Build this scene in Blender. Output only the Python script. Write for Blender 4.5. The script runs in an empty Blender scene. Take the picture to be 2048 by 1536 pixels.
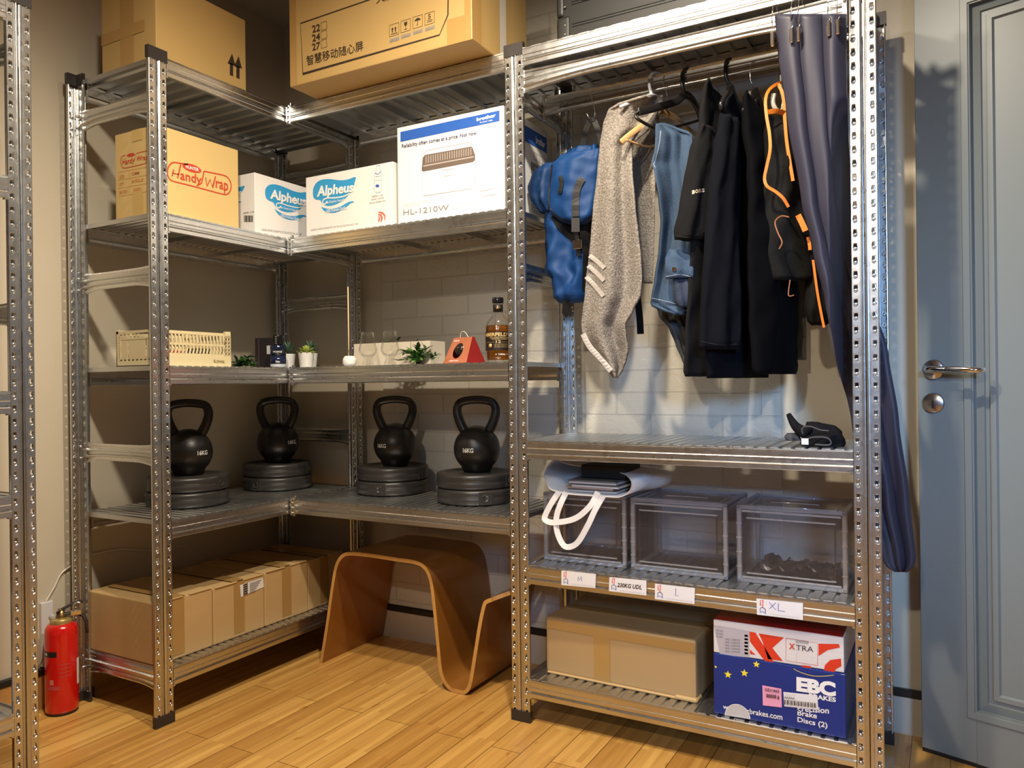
import bpy, bmesh, math, random
from mathutils import Vector, Matrix, noise
from mathutils.geometry import tessellate_polygon
random.seed(7)
S = bpy.context.scene
COL = S.collection
V = Vector

# ------------------------------------------------------------------ camera
CAM = V((2.022, -1.48, 1.0001)); YAW, PITCH, ROLL, FPX = -0.512, -0.0006, -0.0116, 1541.75
_c, _s = math.cos(YAW), math.sin(YAW)
_fw = V((_s, _c, 0)); _rt = V((_c, -_s, 0)); _up = V((0, 0, 1))
FWD = _fw * math.cos(PITCH) + _up * math.sin(PITCH)
_u2 = _up * math.cos(PITCH) - _fw * math.sin(PITCH)
RGT = _rt * math.cos(ROLL) + _u2 * math.sin(ROLL)
UPV = _u2 * math.cos(ROLL) - _rt * math.sin(ROLL)
cd = bpy.data.cameras.new('camera'); cam = bpy.data.objects.new('camera', cd); COL.objects.link(cam)
cd.sensor_width = 36; cd.lens = FPX / 2048 * 36; cd.clip_start = 0.05
m3 = Matrix((RGT, UPV, -FWD)).transposed()
cam.matrix_world = Matrix.Translation(CAM) @ m3.to_4x4()
S.camera = cam

def at(u, v, ax, val):
    """point of the plane x|y|z = val that is seen at picture position (u, v)"""
    d = FWD + RGT * ((u - 1024) / FPX) - UPV * ((v - 768) / FPX)
    i = 'xyz'.index(ax)
    return CAM + d * ((val - CAM[i]) / d[i])

# ------------------------------------------------------------------ light and exposure
S.view_settings.view_transform = 'Standard'; S.view_settings.look = 'None'
S.view_settings.gamma = 1; S.view_settings.exposure = 0.0
S.view_settings.use_curve_mapping = False
W = bpy.data.worlds.new('world'); S.world = W; W.use_nodes = True
W.node_tree.nodes['Background'].inputs[0].default_value = (1.0, 0.93, 0.83, 1)
W.node_tree.nodes['Background'].inputs[1].default_value = 0.034

def lamp(name, kind, loc, target, power, color, size=0.1, spot=None, blend=0.6, sizey=None):
    l = bpy.data.lights.new(name, kind); o = bpy.data.objects.new(name, l); COL.objects.link(o)
    l.energy = power; l.color = color
    if kind == 'AREA':
        l.shape = 'RECTANGLE' if sizey else 'DISK'; l.size = size
        if sizey: l.size_y = sizey
    else: l.shadow_soft_size = size
    if kind == 'SPOT': l.spot_size = spot; l.spot_blend = blend
    o.location = loc
    o.rotation_euler = (V(target) - V(loc)).to_track_quat('-Z', 'Y').to_euler()
    return o
CEIL = 2.55
# recessed ceiling downlights near the racks, an added back spot and an unseen cool light
lamp('downlight_near_racks', 'SPOT', (1.45, -0.28, CEIL - .03), (1.25, 0.10, 0), 132, (1.0, .88, .70), .035, math.radians(150), .8)
lamp('downlight_middle', 'SPOT', (0.95, -0.66, CEIL - .03), (0.75, -.2, 0), 135, (1.0, .88, .70), .05, math.radians(155), .8)
lamp('added_wall_spot', 'SPOT', (1.75, -3.0, CEIL - .03), (1.35, .9, .85), 165, (1.0, .88, .70), .05, math.radians(42), .9)  # added narrow spot that brightens the wall low in the right bay
w_ = lamp('unseen_cool_light', 'AREA', (3.3, -3.2, 1.9), (1.97, 0.80, .85), 5.5, (.30, .56, 1.0), .5, sizey=.45)  # unseen cool area light inside the room, aimed towards the door
w_.data.spread = math.radians(34)

# ------------------------------------------------------------------ materials
MATS = {}
def mat(name, col, rough=.5, metal=0., nz=0., nscale=20., bump=0., bscale=60., coat=0., spec=.5, stretch=None, emit=None, sheen=0.):
    if name in MATS: return MATS[name]
    m = bpy.data.materials.new(name); m.use_nodes = True; MATS[name] = m
    nt = m.node_tree; b = nt.nodes['Principled BSDF']; N = nt.nodes.new; L = nt.links.new
    c = (*col, 1)
    b.inputs['Base Color'].default_value = c; b.inputs['Roughness'].default_value = rough
    b.inputs['Metallic'].default_value = metal; b.inputs['Coat Weight'].default_value = coat
    b.inputs['Specular IOR Level'].default_value = spec
    if sheen: b.inputs['Sheen Weight'].default_value = sheen
    tc = N('ShaderNodeTexCoord'); mp = N('ShaderNodeMapping'); L(tc.outputs['Object'], mp.inputs[0])
    if stretch: mp.inputs['Scale'].default_value = stretch
    if nz:
        t = N('ShaderNodeTexNoise'); t.inputs['Scale'].default_value = nscale; t.inputs['Detail'].default_value = 5
        L(mp.outputs[0], t.inputs[0])
        mx = N('ShaderNodeMix'); mx.data_type = 'RGBA'
        mx.inputs[6].default_value = (*[max(0, x * (1 - nz)) for x in col], 1)
        mx.inputs[7].default_value = (*[min(1, x * (1 + nz)) for x in col], 1)
        L(t.outputs[0], mx.inputs[0]); L(mx.outputs[2], b.inputs['Base Color'])
    if bump:
        t = N('ShaderNodeTexNoise'); t.inputs['Scale'].default_value = bscale; t.inputs['Detail'].default_value = 4
        L(mp.outputs[0], t.inputs[0])
        bp = N('ShaderNodeBump'); bp.inputs['Strength'].default_value = bump; bp.inputs['Distance'].default_value = .004
        L(t.outputs[0], bp.inputs['Height']); L(bp.outputs[0], b.inputs['Normal'])
    if emit: b.inputs['Emission Color'].default_value = (*emit[:3], 1); b.inputs['Emission Strength'].default_value = emit[3]
    return m

def galv_mat(name, col, r0, r1, bump=.012):
    m = mat(name, col, .25, 1.0); nt = m.node_tree; b = nt.nodes['Principled BSDF']; N = nt.nodes.new; L = nt.links.new
    tc = N('ShaderNodeTexCoord')
    v = N('ShaderNodeTexVoronoi'); v.inputs['Scale'].default_value = 70; L(tc.outputs['Object'], v.inputs[0])
    n = N('ShaderNodeTexNoise'); n.inputs['Scale'].default_value = 9; n.inputs['Detail'].default_value = 4; L(tc.outputs['Object'], n.inputs[0])
    ad = N('ShaderNodeMath'); ad.operation = 'ADD'; L(v.outputs['Color'], ad.inputs[0]); L(n.outputs[0], ad.inputs[1])
    mr = N('ShaderNodeMapRange'); mr.inputs[1].default_value = .3; mr.inputs[2].default_value = 1.6
    mr.inputs[3].default_value = r0; mr.inputs[4].default_value = r1
    L(ad.outputs[0], mr.inputs[0]); L(mr.outputs[0], b.inputs['Roughness'])
    bp = N('ShaderNodeBump'); bp.inputs['Strength'].default_value = bump; bp.inputs['Distance'].default_value = .002
    L(n.outputs[0], bp.inputs['Height']); L(bp.outputs[0], b.inputs['Normal'])
    return m
GALV = galv_mat('galvanised_steel', (.66, .665, .66), .25, .32, 0.)
GALVP = galv_mat('galvanised_panel', (.58, .59, .60), .30, .40, 0.)
CHROME = mat('chrome', (.75, .75, .76), .12, 1.0)
BRUSH = mat('brushed_nickel', (.50, .47, .46), .28, 1.0)

def clear_mat(name, tint, gloss=.08, rough=.04, frost=0., facing=.35, gmax=.6):
    m = bpy.data.materials.new(name); m.use_nodes = True; MATS[name] = m
    nt = m.node_tree; nt.nodes.clear(); N = nt.nodes.new; L = nt.links.new
    o = N('ShaderNodeOutputMaterial'); t = N('ShaderNodeBsdfTransparent'); g = N('ShaderNodeBsdfGlossy')
    t.inputs[0].default_value = (*tint, 1); g.inputs['Roughness'].default_value = rough
    f = N('ShaderNodeLayerWeight'); f.inputs[0].default_value = facing
    mr = N('ShaderNodeMapRange'); mr.inputs[3].default_value = gloss; mr.inputs[4].default_value = gmax
    L(f.outputs['Fresnel'], mr.inputs[0])
    mx = N('ShaderNodeMixShader'); L(mr.outputs[0], mx.inputs[0]); L(t.outputs[0], mx.inputs[1]); L(g.outputs[0], mx.inputs[2])
    last = mx
    if frost:
        d = N('ShaderNodeBsdfDiffuse'); d.inputs[0].default_value = (.75, .74, .78, 1)
        m2 = N('ShaderNodeMixShader'); m2.inputs[0].default_value = frost; L(mx.outputs[0], m2.inputs[1]); L(d.outputs[0], m2.inputs[2]); last = m2
    L(last.outputs[0], o.inputs[0])
    return m
GLASS = clear_mat('clear_glass', (.98, .98, .97), .03, .02, 0, .2, .35)
PLAST = clear_mat('clear_plastic', (.965, .955, .965), .035, .05, .012, .15, .35)
PLASTE = clear_mat('clear_plastic_frame', (.95, .94, .97), .14, .12, .14, .25, .5)

# ------------------------------------------------------------------ mesh building
TEXT = {}
def text_mesh(s, bold=0., shear=0.):
    k = (s, bold, shear)
    if k in TEXT: return TEXT[k]
    cu = bpy.data.curves.new('t', 'FONT'); cu.body = s; cu.offset = bold; cu.shear = shear; cu.resolution_u = 3; cu.fill_mode = 'FRONT'
    o = bpy.data.objects.new('t', cu); COL.objects.link(o)
    bpy.context.view_layer.update()
    me = bpy.data.meshes.new_from_object(o.evaluated_get(bpy.context.evaluated_depsgraph_get()))
    vs = [v.co.copy() for v in me.vertices]; fs = [tuple(p.vertices) for p in me.polygons]
    bpy.data.objects.remove(o); bpy.data.curves.remove(cu); bpy.data.meshes.remove(me)
    if vs:
        x0 = min(v.x for v in vs); x1 = max(v.x for v in vs); y0 = min(v.y for v in vs); y1 = max(v.y for v in vs)
        w = max(x1 - x0, 1e-6); h = max(y1 - y0, 1e-6)
        vs = [((v.x - x0) / w, (v.y - y0) / h) for v in vs]
    TEXT[k] = (vs, fs)
    return TEXT[k]

def pieces(name, parent, fns, mk=None):
    """every separate piece becomes a part of its own"""
    for fn in fns:
        m = MB(); fn(m); m.build(name, parent, world=True)

class MB:
    def __init__(s): s.v = []; s.f = []; s.mi = []; s.sm = []; s.mats = []
    def _m(s, m):
        if m not in s.mats: s.mats.append(m)
        return s.mats.index(m)
    def add(s, vs, fs, m, M=None, smooth=False):
        b = len(s.v); k = s._m(m)
        s.v += [(M @ V(p)) if M else V(p) for p in vs]
        for f in fs: s.f.append(tuple(b + i for i in f)); s.mi.append(k); s.sm.append(smooth)
        return s
    def bm(s, bm, m, M=None, smooth=False):
        bm.verts.index_update()
        s.add([v.co.copy() for v in bm.verts], [[v.index for v in f.verts] for f in bm.faces], m, M, smooth); bm.free(); return s
    def box(s, a, b, m, bev=0., seg=1, M=None, smooth=False):
        bm = bmesh.new(); bmesh.ops.create_cube(bm, size=1)
        sz = [b[i] - a[i] for i in range(3)]; c = [(a[i] + b[i]) / 2 for i in range(3)]
        for v in bm.verts: v.co = V((v.co.x * sz[0] + c[0], v.co.y * sz[1] + c[1], v.co.z * sz[2] + c[2]))
        if bev: bmesh.ops.bevel(bm, geom=list(bm.edges), offset=bev, segments=seg, affect='EDGES', profile=.6)
        return s.bm(bm, m, M, smooth)
    def sphere(s, c, r, m, seg=16, rings=10, sc=(1, 1, 1), M=None):
        vs = []; fs = []
        for i in range(rings + 1):
            th = math.pi * i / rings
            for j in range(seg):
                ph = 2 * math.pi * j / seg
                vs.append((c[0] + r * sc[0] * math.sin(th) * math.cos(ph), c[1] + r * sc[1] * math.sin(th) * math.sin(ph), c[2] + r * sc[2] * math.cos(th)))
        for i in range(rings):
            for j in range(seg):
                a = i * seg + j; b = i * seg + (j + 1) % seg
                if i == 0: fs.append((a, b + seg, a + seg)[::-1])
                elif i == rings - 1: fs.append((a, b, a + seg)[::-1])
                else: fs.append((a, b, b + seg, a + seg)[::-1])
        return s.add(vs, fs, m, M, True)
    def lathe(s, prof, m, c=(0, 0, 0), seg=24, M=None, smooth=True, sx=1, sy=1):
        vs = []; fs = []
        for r, z in prof:
            for j in range(seg):
                a = 2 * math.pi * j / seg; vs.append((c[0] + sx * r * math.cos(a), c[1] + sy * r * math.sin(a), c[2] + z))
        n = len(prof)
        for i in range(n - 1):
            for j in range(seg):
                a = i * seg + j; b = i * seg + (j + 1) % seg; fs.append((a, b, b + seg, a + seg))
        if prof[0][0] > 1e-5: fs.append(tuple(range(seg))[::-1])
        if prof[-1][0] > 1e-5: fs.append(tuple(range((n - 1) * seg, n * seg)))
        return s.add(vs, fs, m, M, smooth)
    def tube(s, pts, r, m, seg=8, cyc=False, M=None, flat=None):
        """swept round (or flattened: flat=(a,b,updir)) section along pts"""
        pts = [V(p) for p in pts]; n = len(pts); vs = []; fs = []
        rr = r if isinstance(r, (list, tuple)) else [r] * n
        prev = None
        for i, p in enumerate(pts):
            a = pts[(i - 1) % n] if (cyc or i > 0) else p; b = pts[(i + 1) % n] if (cyc or i < n - 1) else p
            t = (b - a).normalized()
            ref = V(flat[2]) if flat else (prev if prev is not None else (V((0, 0, 1)) if abs(t.z) < .9 else V((1, 0, 0))))
            x = (ref - t * ref.dot(t))
            if x.length < 1e-4: x = t.orthogonal()
            x.normalize(); y = t.cross(x); prev = x
            for j in range(seg):
                an = 2 * math.pi * j / seg
                if flat:
                    ca, sa = math.cos(an), math.sin(an)
                    vs.append(p + x * (flat[0] * math.copysign(abs(ca) ** .5, ca)) + y * (flat[1] * math.copysign(abs(sa) ** .5, sa)))
                else: vs.append(p + x * math.cos(an) * rr[i] + y * math.sin(an) * rr[i])
        for i in range(n if cyc else n - 1):
            for j in range(seg):
                a = i * seg + j; b = i * seg + (j + 1) % seg; k = ((i + 1) % n) * seg
                fs.append((a, b, k + (j + 1) % seg, k + j))
        if not cyc: fs.append(tuple(range(seg))[::-1]); fs.append(tuple(range((n - 1) * seg, n * seg)))
        return s.add(vs, fs, m, M, True)
    def grid(s, fn, nu, nv, m, M=None, smooth=True, cyc=False):
        vs = [fn(i / nu, j / nv) for j in range(nv + 1) for i in range(nu + (0 if cyc else 1))]
        w = nu if cyc else nu + 1; fs = []
        for j in range(nv):
            for i in range(nu):
                a = j * w + i; b = j * w + (i + 1) % w if cyc else a + 1
                fs.append((a, b, b + w, a + w))
        return s.add(vs, fs, m, M, smooth)
    def extrude(s, prof, length, m, M=None, smooth=False, cap=True, closed=True):
        """profile (y,z) closed polygon swept along x from 0 to length"""
        n = len(prof); vs = [(0, y, z) for y, z in prof] + [(length, y, z) for y, z in prof]
        fs = [(i, (i + 1) % n, (i + 1) % n + n, i + n) for i in range(n if closed else n - 1)]
        if cap and closed:
            for t in tessellate_polygon([[V((0, y, z)) for y, z in prof]]):
                fs.append(t); fs.append(tuple(i + n for i in t)[::-1])
        return s.add(vs, fs, m, M, smooth)
    def build(s, name, parent=None, world=False, sub=0, solid=0., auto=False):
        me = bpy.data.meshes.new(name)
        vs = s.v
        if world and parent is not None:
            I = chain(parent).inverted(); vs = [I @ p for p in vs]
        me.from_pydata([tuple(p) for p in vs], [], s.f); me.update()
        for m in s.mats: me.materials.append(m)
        me.polygons.foreach_set('material_index', s.mi); me.polygons.foreach_set('use_smooth', s.sm)
        o = bpy.data.objects.new(name, me); COL.objects.link(o)
        if parent is not None: o.parent = parent
        if solid:
            md = o.modifiers.new('thickness', 'SOLIDIFY'); md.thickness = solid; md.offset = 0
        if sub:
            md = o.modifiers.new('smooth', 'SUBSURF'); md.levels = sub; md.render_levels = sub
        return o

def chain(o):
    m = Matrix.LocRotScale(o.location, o.rotation_euler, None)
    return (chain(o.parent) @ m) if o.parent else m
def tag(o, label=None, cat=None, group=None, kind=None):
    if label: o['label'] = label
    if cat: o['category'] = cat
    if group: o['group'] = group
    if kind: o['kind'] = kind
    return o
def thing(name, label, cat, loc=(0, 0, 0), rz=0, group=None):
    o = bpy.data.objects.new(name, None); COL.objects.link(o); o.empty_display_size = .05
    o.location = loc; o.rotation_euler = (0, 0, rz)
    return tag(o, label, cat, group)
def copy_tree(o, parent=None):
    kids = [c for c in COL.objects if c.parent == o]
    c = o.copy(); COL.objects.link(c)
    if parent: c.parent = parent
    for k in kids: copy_tree(k, c)
    return c

class Face:
    """flat printed face: origin, U to the right, V up, seen from outside"""
    def __init__(s, mb, o, U, Vv, ax=None, val=None, off=.0006):
        s.mb = mb; s.o = V(o); s.U = V(U).normalized(); s.V = V(Vv).normalized(); s.N = s.U.cross(s.V); s.ax = ax; s.val = val; s.off = off
    def p(s, u, v, k=1): return s.o + s.U * u + s.V * v + s.N * s.off * k
    def px(s, u, v):
        d = FWD + RGT * ((u - 1024) / FPX) - UPV * ((v - 768) / FPX)
        t = (s.o - CAM).dot(s.N) / d.dot(s.N); q = CAM + d * t - s.o
        return (q.dot(s.U), q.dot(s.V))
    def pxs(s, pts): return [s.px(*q) for q in pts]
    def poly(s, pts, m, k=1):
        tri = tessellate_polygon([[V((a, b, 0)) for a, b in pts]])
        s.mb.add([s.p(a, b, k) for a, b in pts], tri, m); return s
    def rect(s, u0, v0, u1, v1, m, k=1): return s.poly([(u0, v0), (u1, v0), (u1, v1), (u0, v1)], m, k)
    def line(s, pts, w, m, cyc=False, k=1):
        P = [V((a, b)) for a, b in pts]; n = len(P); A = []; B = []
        for i in range(n):
            a = P[(i - 1) % n] if (cyc or i > 0) else P[i]; b = P[(i + 1) % n] if (cyc or i < n - 1) else P[i]
            t = (b - a); t = t.normalized() if t.length > 1e-9 else V((1, 0)); nn = V((-t.y, t.x)) * w / 2
            if 0 < i < n - 1 or cyc:
                e = (P[i] - a); 
                if e.length > 1e-9:
                    cs = abs(e.normalized().dot(t)); nn = nn / max(cs, .5)
            A.append(P[i] + nn); B.append(P[i] - nn)
        vs = [s.p(q.x, q.y, k) for q in A] + [s.p(q.x, q.y, k) for q in B]
        s.mb.add(vs, [(i, (i + 1) % n, n + (i + 1) % n, n + i) for i in range(n if cyc else n - 1)], m); return s
    def text(s, t, u0, v0, u1, v1, m, bold=0., shear=0., k=2, slope=0.):
        vs, fs = text_mesh(t, bold, shear)
        s.mb.add([s.p(u0 + a * (u1 - u0), v0 + b * (v1 - v0) + a * slope, k) for a, b in vs], fs, m); return s
    def tquad(s, t, q, m, bold=0., shear=0., k=2):
        """text in the picture quad q = bottom-left, bottom-right, top-right, top-left"""
        a, b, c, d = [V(s.px(*z)) for z in q]
        vs, fs = text_mesh(t, bold, shear)
        out = []
        for x, y in vs:
            w = (a * (1 - x) + b * x) * (1 - y) + (d * (1 - x) + c * x) * y
            out.append(s.p(w.x, w.y, k))
        s.mb.add(out, fs, m); return s
    def quad(s, q, m, k=1): return s.poly(s.pxs(q), m, k)

def spline(pts, n):
    """catmull-rom through tuples, n samples"""
    P = [V(p) for p in pts]; out = []
    for k in range(n + 1):
        t = k / n * (len(P) - 1); i = min(int(t), len(P) - 2); f = t - i
        p0 = P[max(i - 1, 0)]; p1 = P[i]; p2 = P[i + 1]; p3 = P[min(i + 2, len(P) - 1)]
        out.append(.5 * ((2 * p1) + (p2 - p0) * f + (2 * p0 - 5 * p1 + 4 * p2 - p3) * f * f + (3 * p1 - p0 - 3 * p2 + p3) * f ** 3))
    return out
def sval(pts, t):
    """interpolate rows (key, a, b, ..) at key value t, smooth"""
    if t <= pts[0][0]: return pts[0][1:]
    for a, b in zip(pts, pts[1:]):
        if t <= b[0]:
            f = (t - a[0]) / (b[0] - a[0]); f = f * f * (3 - 2 * f) * .5 + f * .5
            return tuple(x + (y - x) * f for x, y in zip(a[1:], b[1:]))
    return pts[-1][1:]

# ------------------------------------------------------------------ the room
YB, XL, XR, YF = .96, -.46, 3.6, -4.0
def struct(o): o['kind'] = 'structure'; return o
WALL = mat('wall_paint', (.56, .495, .385), .55, nz=.04, nscale=6, bump=.05, bscale=120)
WALLR = mat('wall_paint_gloss', (.56, .54, .50), .40, nz=.04, nscale=6, bump=.03, bscale=90)
FARW = mat('far_wall', (.42, .38, .32), .7)

def floor_mat():
    m = mat('bamboo_floor', (.6, .36, .12), .32); nt = m.node_tree; b = nt.nodes['Principled BSDF']; N = nt.nodes.new; L = nt.links.new
    tc = N('ShaderNodeTexCoord'); mp = N('ShaderNodeMapping'); mp.inputs['Rotation'].default_value = (0, 0, math.pi / 2)
    L(tc.outputs['Object'], mp.inputs[0])
    br = N('ShaderNodeTexBrick'); br.offset = .37; br.inputs['Scale'].default_value = 1.0
    br.inputs['Brick Width'].default_value = .92; br.inputs['Row Height'].default_value = .092
    br.inputs['Mortar Size'].default_value = .0013; br.inputs['Mortar Smooth'].default_value = .3
    br.inputs['Color1'].default_value = (.52, .265, .065, 1); br.inputs['Color2'].default_value = (.72, .42, .12, 1)
    br.inputs['Mortar'].default_value = (.17, .08, .02, 1); br.inputs['Bias'].default_value = .1
    L(mp.outputs[0], br.inputs[0])
    # narrow strips glued side by side in every plank
    b2 = N('ShaderNodeTexBrick'); b2.offset = .41
    b2.inputs['Brick Width'].default_value = .37; b2.inputs['Row Height'].default_value = .0184
    b2.inputs['Mortar Size'].default_value = 0.0; b2.inputs['Scale'].default_value = 1
    b2.inputs['Color1'].default_value = (.76, .66, .54, 1); b2.inputs['Color2'].default_value = (1.12, 1.12, 1.12, 1)
    L(mp.outputs[0], b2.inputs[0])
    mu = N('ShaderNodeMix'); mu.data_type = 'RGBA'; mu.blend_type = 'MULTIPLY'; mu.inputs[0].default_value = .75
    L(br.outputs[0], mu.inputs[6]); L(b2.outputs[0], mu.inputs[7])
    m2 = N('ShaderNodeMapping'); m2.inputs['Scale'].default_value = (90, 3.5, 1); L(tc.outputs['Object'], m2.inputs[0])
    n = N('ShaderNodeTexNoise'); n.inputs['Scale'].default_value = 1.0; n.inputs['Detail'].default_value = 6; L(m2.outputs[0], n.inputs[0])
    mx = N('ShaderNodeMix'); mx.data_type = 'RGBA'; mx.blend_type = 'SOFT_LIGHT'; mx.inputs[0].default_value = .55
    L(mu.outputs[2], mx.inputs[6]); L(n.outputs[0], mx.inputs[7])
    n2 = N('ShaderNodeTexNoise'); n2.inputs['Scale'].default_value = 14; n2.inputs['Detail'].default_value = 3
    m4 = N('ShaderNodeMapping'); m4.inputs['Scale'].default_value = (2.2, .8, 1); L(tc.outputs['Object'], m4.inputs[0]); L(m4.outputs[0], n2.inputs[0])
    cr = N('ShaderNodeValToRGB'); cr.color_ramp.elements[0].position = .66; cr.color_ramp.elements[0].color = (1, 1, 1, 1)
    cr.color_ramp.elements[1].position = .74; cr.color_ramp.elements[1].color = (.72, .60, .45, 1); L(n2.outputs[0], cr.inputs[0])
    mk = N('ShaderNodeMix'); mk.data_type = 'RGBA'; mk.blend_type = 'MULTIPLY'; mk.inputs[0].default_value = 1
    L(mx.outputs[2], mk.inputs[6]); L(cr.outputs[0], mk.inputs[7])
    L(mk.outputs[2], b.inputs['Base Color'])
    b.inputs['Coat Weight'].default_value = .25; b.inputs['Coat Roughness'].default_value = .22
    bp = N('ShaderNodeBump'); bp.inputs['Strength'].default_value = .25; bp.inputs['Distance'].default_value = .001
    L(br.outputs['Fac'], bp.inputs['Height']); bp.invert = True; L(bp.outputs[0], b.inputs['Normal'])
    return m
struct(MB().box((XL, YF, -.05), (XR, YB, 0), floor_mat()).build('floor'))
struct(MB().box((XL, YF, CEIL), (XR, YB, CEIL + .05), mat('ceiling_paint', (.55, .50, .45), .8)).build('ceiling'))
struct(MB().box((XL - .05, YF, 0), (XL, YB + .05, CEIL), WALL).build('wall_left'))
struct(MB().box((XL, YB, 0), (XR, YB + .05, CEIL), WALL).build('wall_back'))
struct(MB().box((XR, YF, 0), (XR + .05, YB + .05, CEIL), FARW).build('wall_right'))
struct(MB().box((XL - .05, YF - .05, 0), (XR + .05, YF, CEIL), FARW).build('wall_front'))
# foam brick panels glued on the back wall behind the racks
def brick_mat():
    m = mat('foam_brick', (.64, .60, .52), .42); nt = m.node_tree; b = nt.nodes['Principled BSDF']; N = nt.nodes.new; L = nt.links.new
    tc = N('ShaderNodeTexCoord'); sx = N('ShaderNodeSeparateXYZ'); cx = N('ShaderNodeCombineXYZ')
    L(tc.outputs['Object'], sx.inputs[0]); L(sx.outputs[0], cx.inputs[0]); L(sx.outputs[2], cx.inputs[1])
    br = N('ShaderNodeTexBrick'); br.inputs['Scale'].default_value = 1; br.inputs['Brick Width'].default_value = .235
    br.inputs['Row Height'].default_value = .0742; br.inputs['Mortar Size'].default_value = .0032; br.inputs['Mortar Smooth'].default_value = .35
    br.inputs['Color1'].default_value = (.56, .52, .44, 1); br.inputs['Color2'].default_value = (.60, .56, .48, 1); br.inputs['Mortar'].default_value = (.53, .49, .43, 1)
    L(cx.outputs[0], br.inputs[0]); L(br.outputs[0], b.inputs['Base Color'])
    n = N('ShaderNodeTexNoise'); n.inputs['Scale'].default_value = 22; n.inputs['Detail'].default_value = 3; n.inputs['Distortion'].default_value = 1.4; L(tc.outputs['Object'], n.inputs[0])
    cr = N('ShaderNodeValToRGB'); cr.color_ramp.elements[0].position = .42; cr.color_ramp.elements[1].position = .5; L(n.outputs[0], cr.inputs[0])
    ma = N('ShaderNodeMath'); ma.operation = 'MULTIPLY_ADD'; L(cr.outputs[0], ma.inputs[0]); ma.inputs[1].default_value = .22
    inv = N('ShaderNodeMath'); inv.operation = 'SUBTRACT'; inv.inputs[0].default_value = 1; L(br.outputs['Fac'], inv.inputs[1]); L(inv.outputs[0], ma.inputs[2])
    bp = N('ShaderNodeBump'); bp.inputs['Strength'].default_value = .7; bp.inputs['Distance'].default_value = .003
    L(ma.outputs[0], bp.inputs['Height']); L(bp.outputs[0], b.inputs['Normal'])
    return m
struct(MB().box((.063, YB - .007, .128), (1.588, YB + .001, CEIL), brick_mat(), .002).build('trim_1'))
BB = mat('baseboard_cream', (.56, .49, .40), .45, nz=.06, nscale=8)
BW = mat('baseboard_wood', (.50, .27, .09), .4, nz=.18, nscale=1, stretch=(4, 60, 120))
BK = mat('black_strip', (.012, .011, .011), .45)
struct(MB().box((XL, YB - .012, 0), (1.97, YB, .104), BB).box((XL, YB - .016, .104), (1.97, YB, .127), BK, .003).build('baseboard_back'))
struct(MB().box((XL, YF, 0), (XL + .012, YB - .013, .104), BW).box((XL, YF, .104), (XL + .016, YB - .013, .127), BK, .003).build('baseboard_left'))
# added unseen window with glowing glass, made up to match the cool light
struct(MB().box((2.45, YF + .001, 1.25), (3.45, YF + .02, 2.3), mat('added_window_glow', (.05, .06, .08), .05, emit=(.35, .6, 1, .8)))
       .box((2.40, YF, 1.20), (3.50, YF + .03, 1.25), BB).box((2.40, YF, 2.3), (3.50, YF + .03, 2.35), BB)
       .box((2.40, YF, 1.25), (2.45, YF + .03, 2.3), BB).box((3.45, YF, 1.25), (3.50, YF + .03, 2.3), BB).build('added_window_1'))

# ------------------------------------------------------------------ the door, standing open on the right
DOORM = mat('door_paint', (.185, .205, .20), .38, nz=.03, nscale=5)
DX = V((.957, -.291, 0)).normalized(); DP = V((1.958, .8566, .012))
dr = struct(thing('door_1', None, None, DP, math.atan2(DX.y, DX.x)))
DW, DH, DT = .86, 2.06, .04
u0, u1, v0, v1 = .132, DW - .132, .135, 1.945
mb = MB()
mb.box((0, 0, 0), (u0, DT, DH), DOORM, .0015).box((u1, 0, 0), (DW, DT, DH), DOORM, .0015)
mb.box((u0, 0, 0), (u1, DT, v0), DOORM).box((u0, 0, v1), (u1, DT, DH), DOORM)
mb.build('door_frame', dr)
MB().box((0, .004, -.0112), (DW, DT - .004, .0), BK).build('door_bottom_strip', dr)  # black strip closing the gap below the door leaf
mb = MB().box((u0, .016, v0), (u1, .026, v1), DOORM)
mb.build('door_panel', dr)
def frame_ring(mb, a, b, y0, y1, m):
    """moulding ring: rectangle inset a..b, height y0 (outer) to y1 (inner)"""
    A = [(u0 + a, v0 + a), (u1 - a, v0 + a), (u1 - a, v1 - a), (u0 + a, v1 - a)]
    B = [(u0 + b, v0 + b), (u1 - b, v0 + b), (u1 - b, v1 - b), (u0 + b, v1 - b)]
    vs = [(p[0], y0, p[1]) for p in A] + [(p[0], y1, p[1]) for p in B]
    mb.add(vs, [(i, (i + 1) % 4, 4 + (i + 1) % 4, 4 + i) for i in range(4)], m)
mb = MB()
for a, b, y0, y1 in [(-.022, -.020, 0, -.004), (-.020, -.004, -.004, -.004), (-.004, 0, -.004, .012), (0, .022, .016, .010), (.022, .024, .010, .015), (.024, .034, .0155, .0155), (.034, .036, .015, .009), (.036, .048, .009, .009), (.048, .052, .009, .0155)]:
    frame_ring(mb, a, b, y0, y1, DOORM)
mb.build('door_moulding', dr)
mb = MB()
R90 = Matrix.Rotation(math.pi / 2, 4, 'X')
hu, hz = .040, 1.012
def lz(c, prof, m, seg=28): mb.lathe(prof, m, (0, 0, 0), seg, Matrix.Translation(c) @ R90)
lz((hu, 0, hz), [(.0265, 0), (.0265, .006), (.024, .009), (.010, .009), (.010, .040)], BRUSH)
pts = spline([(hu, -.036, hz), (hu, -.046, hz), (hu + .012, -.052, hz), (hu + .06, -.053, hz - .001), (hu + .10, -.052, hz - .003), (hu + .118, -.044, hz - .004), (hu + .122, -.030, hz - .004)], 26)
mb.tube(pts, .0085, CHROME, 12)
h = mb.build('lever_handle', dr)
mb = MB(); lz((hu - .001, 0, hz - .088), [(.0265, 0), (.0265, .007), (.0245, .009), (0, .009)], BRUSH)
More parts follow.
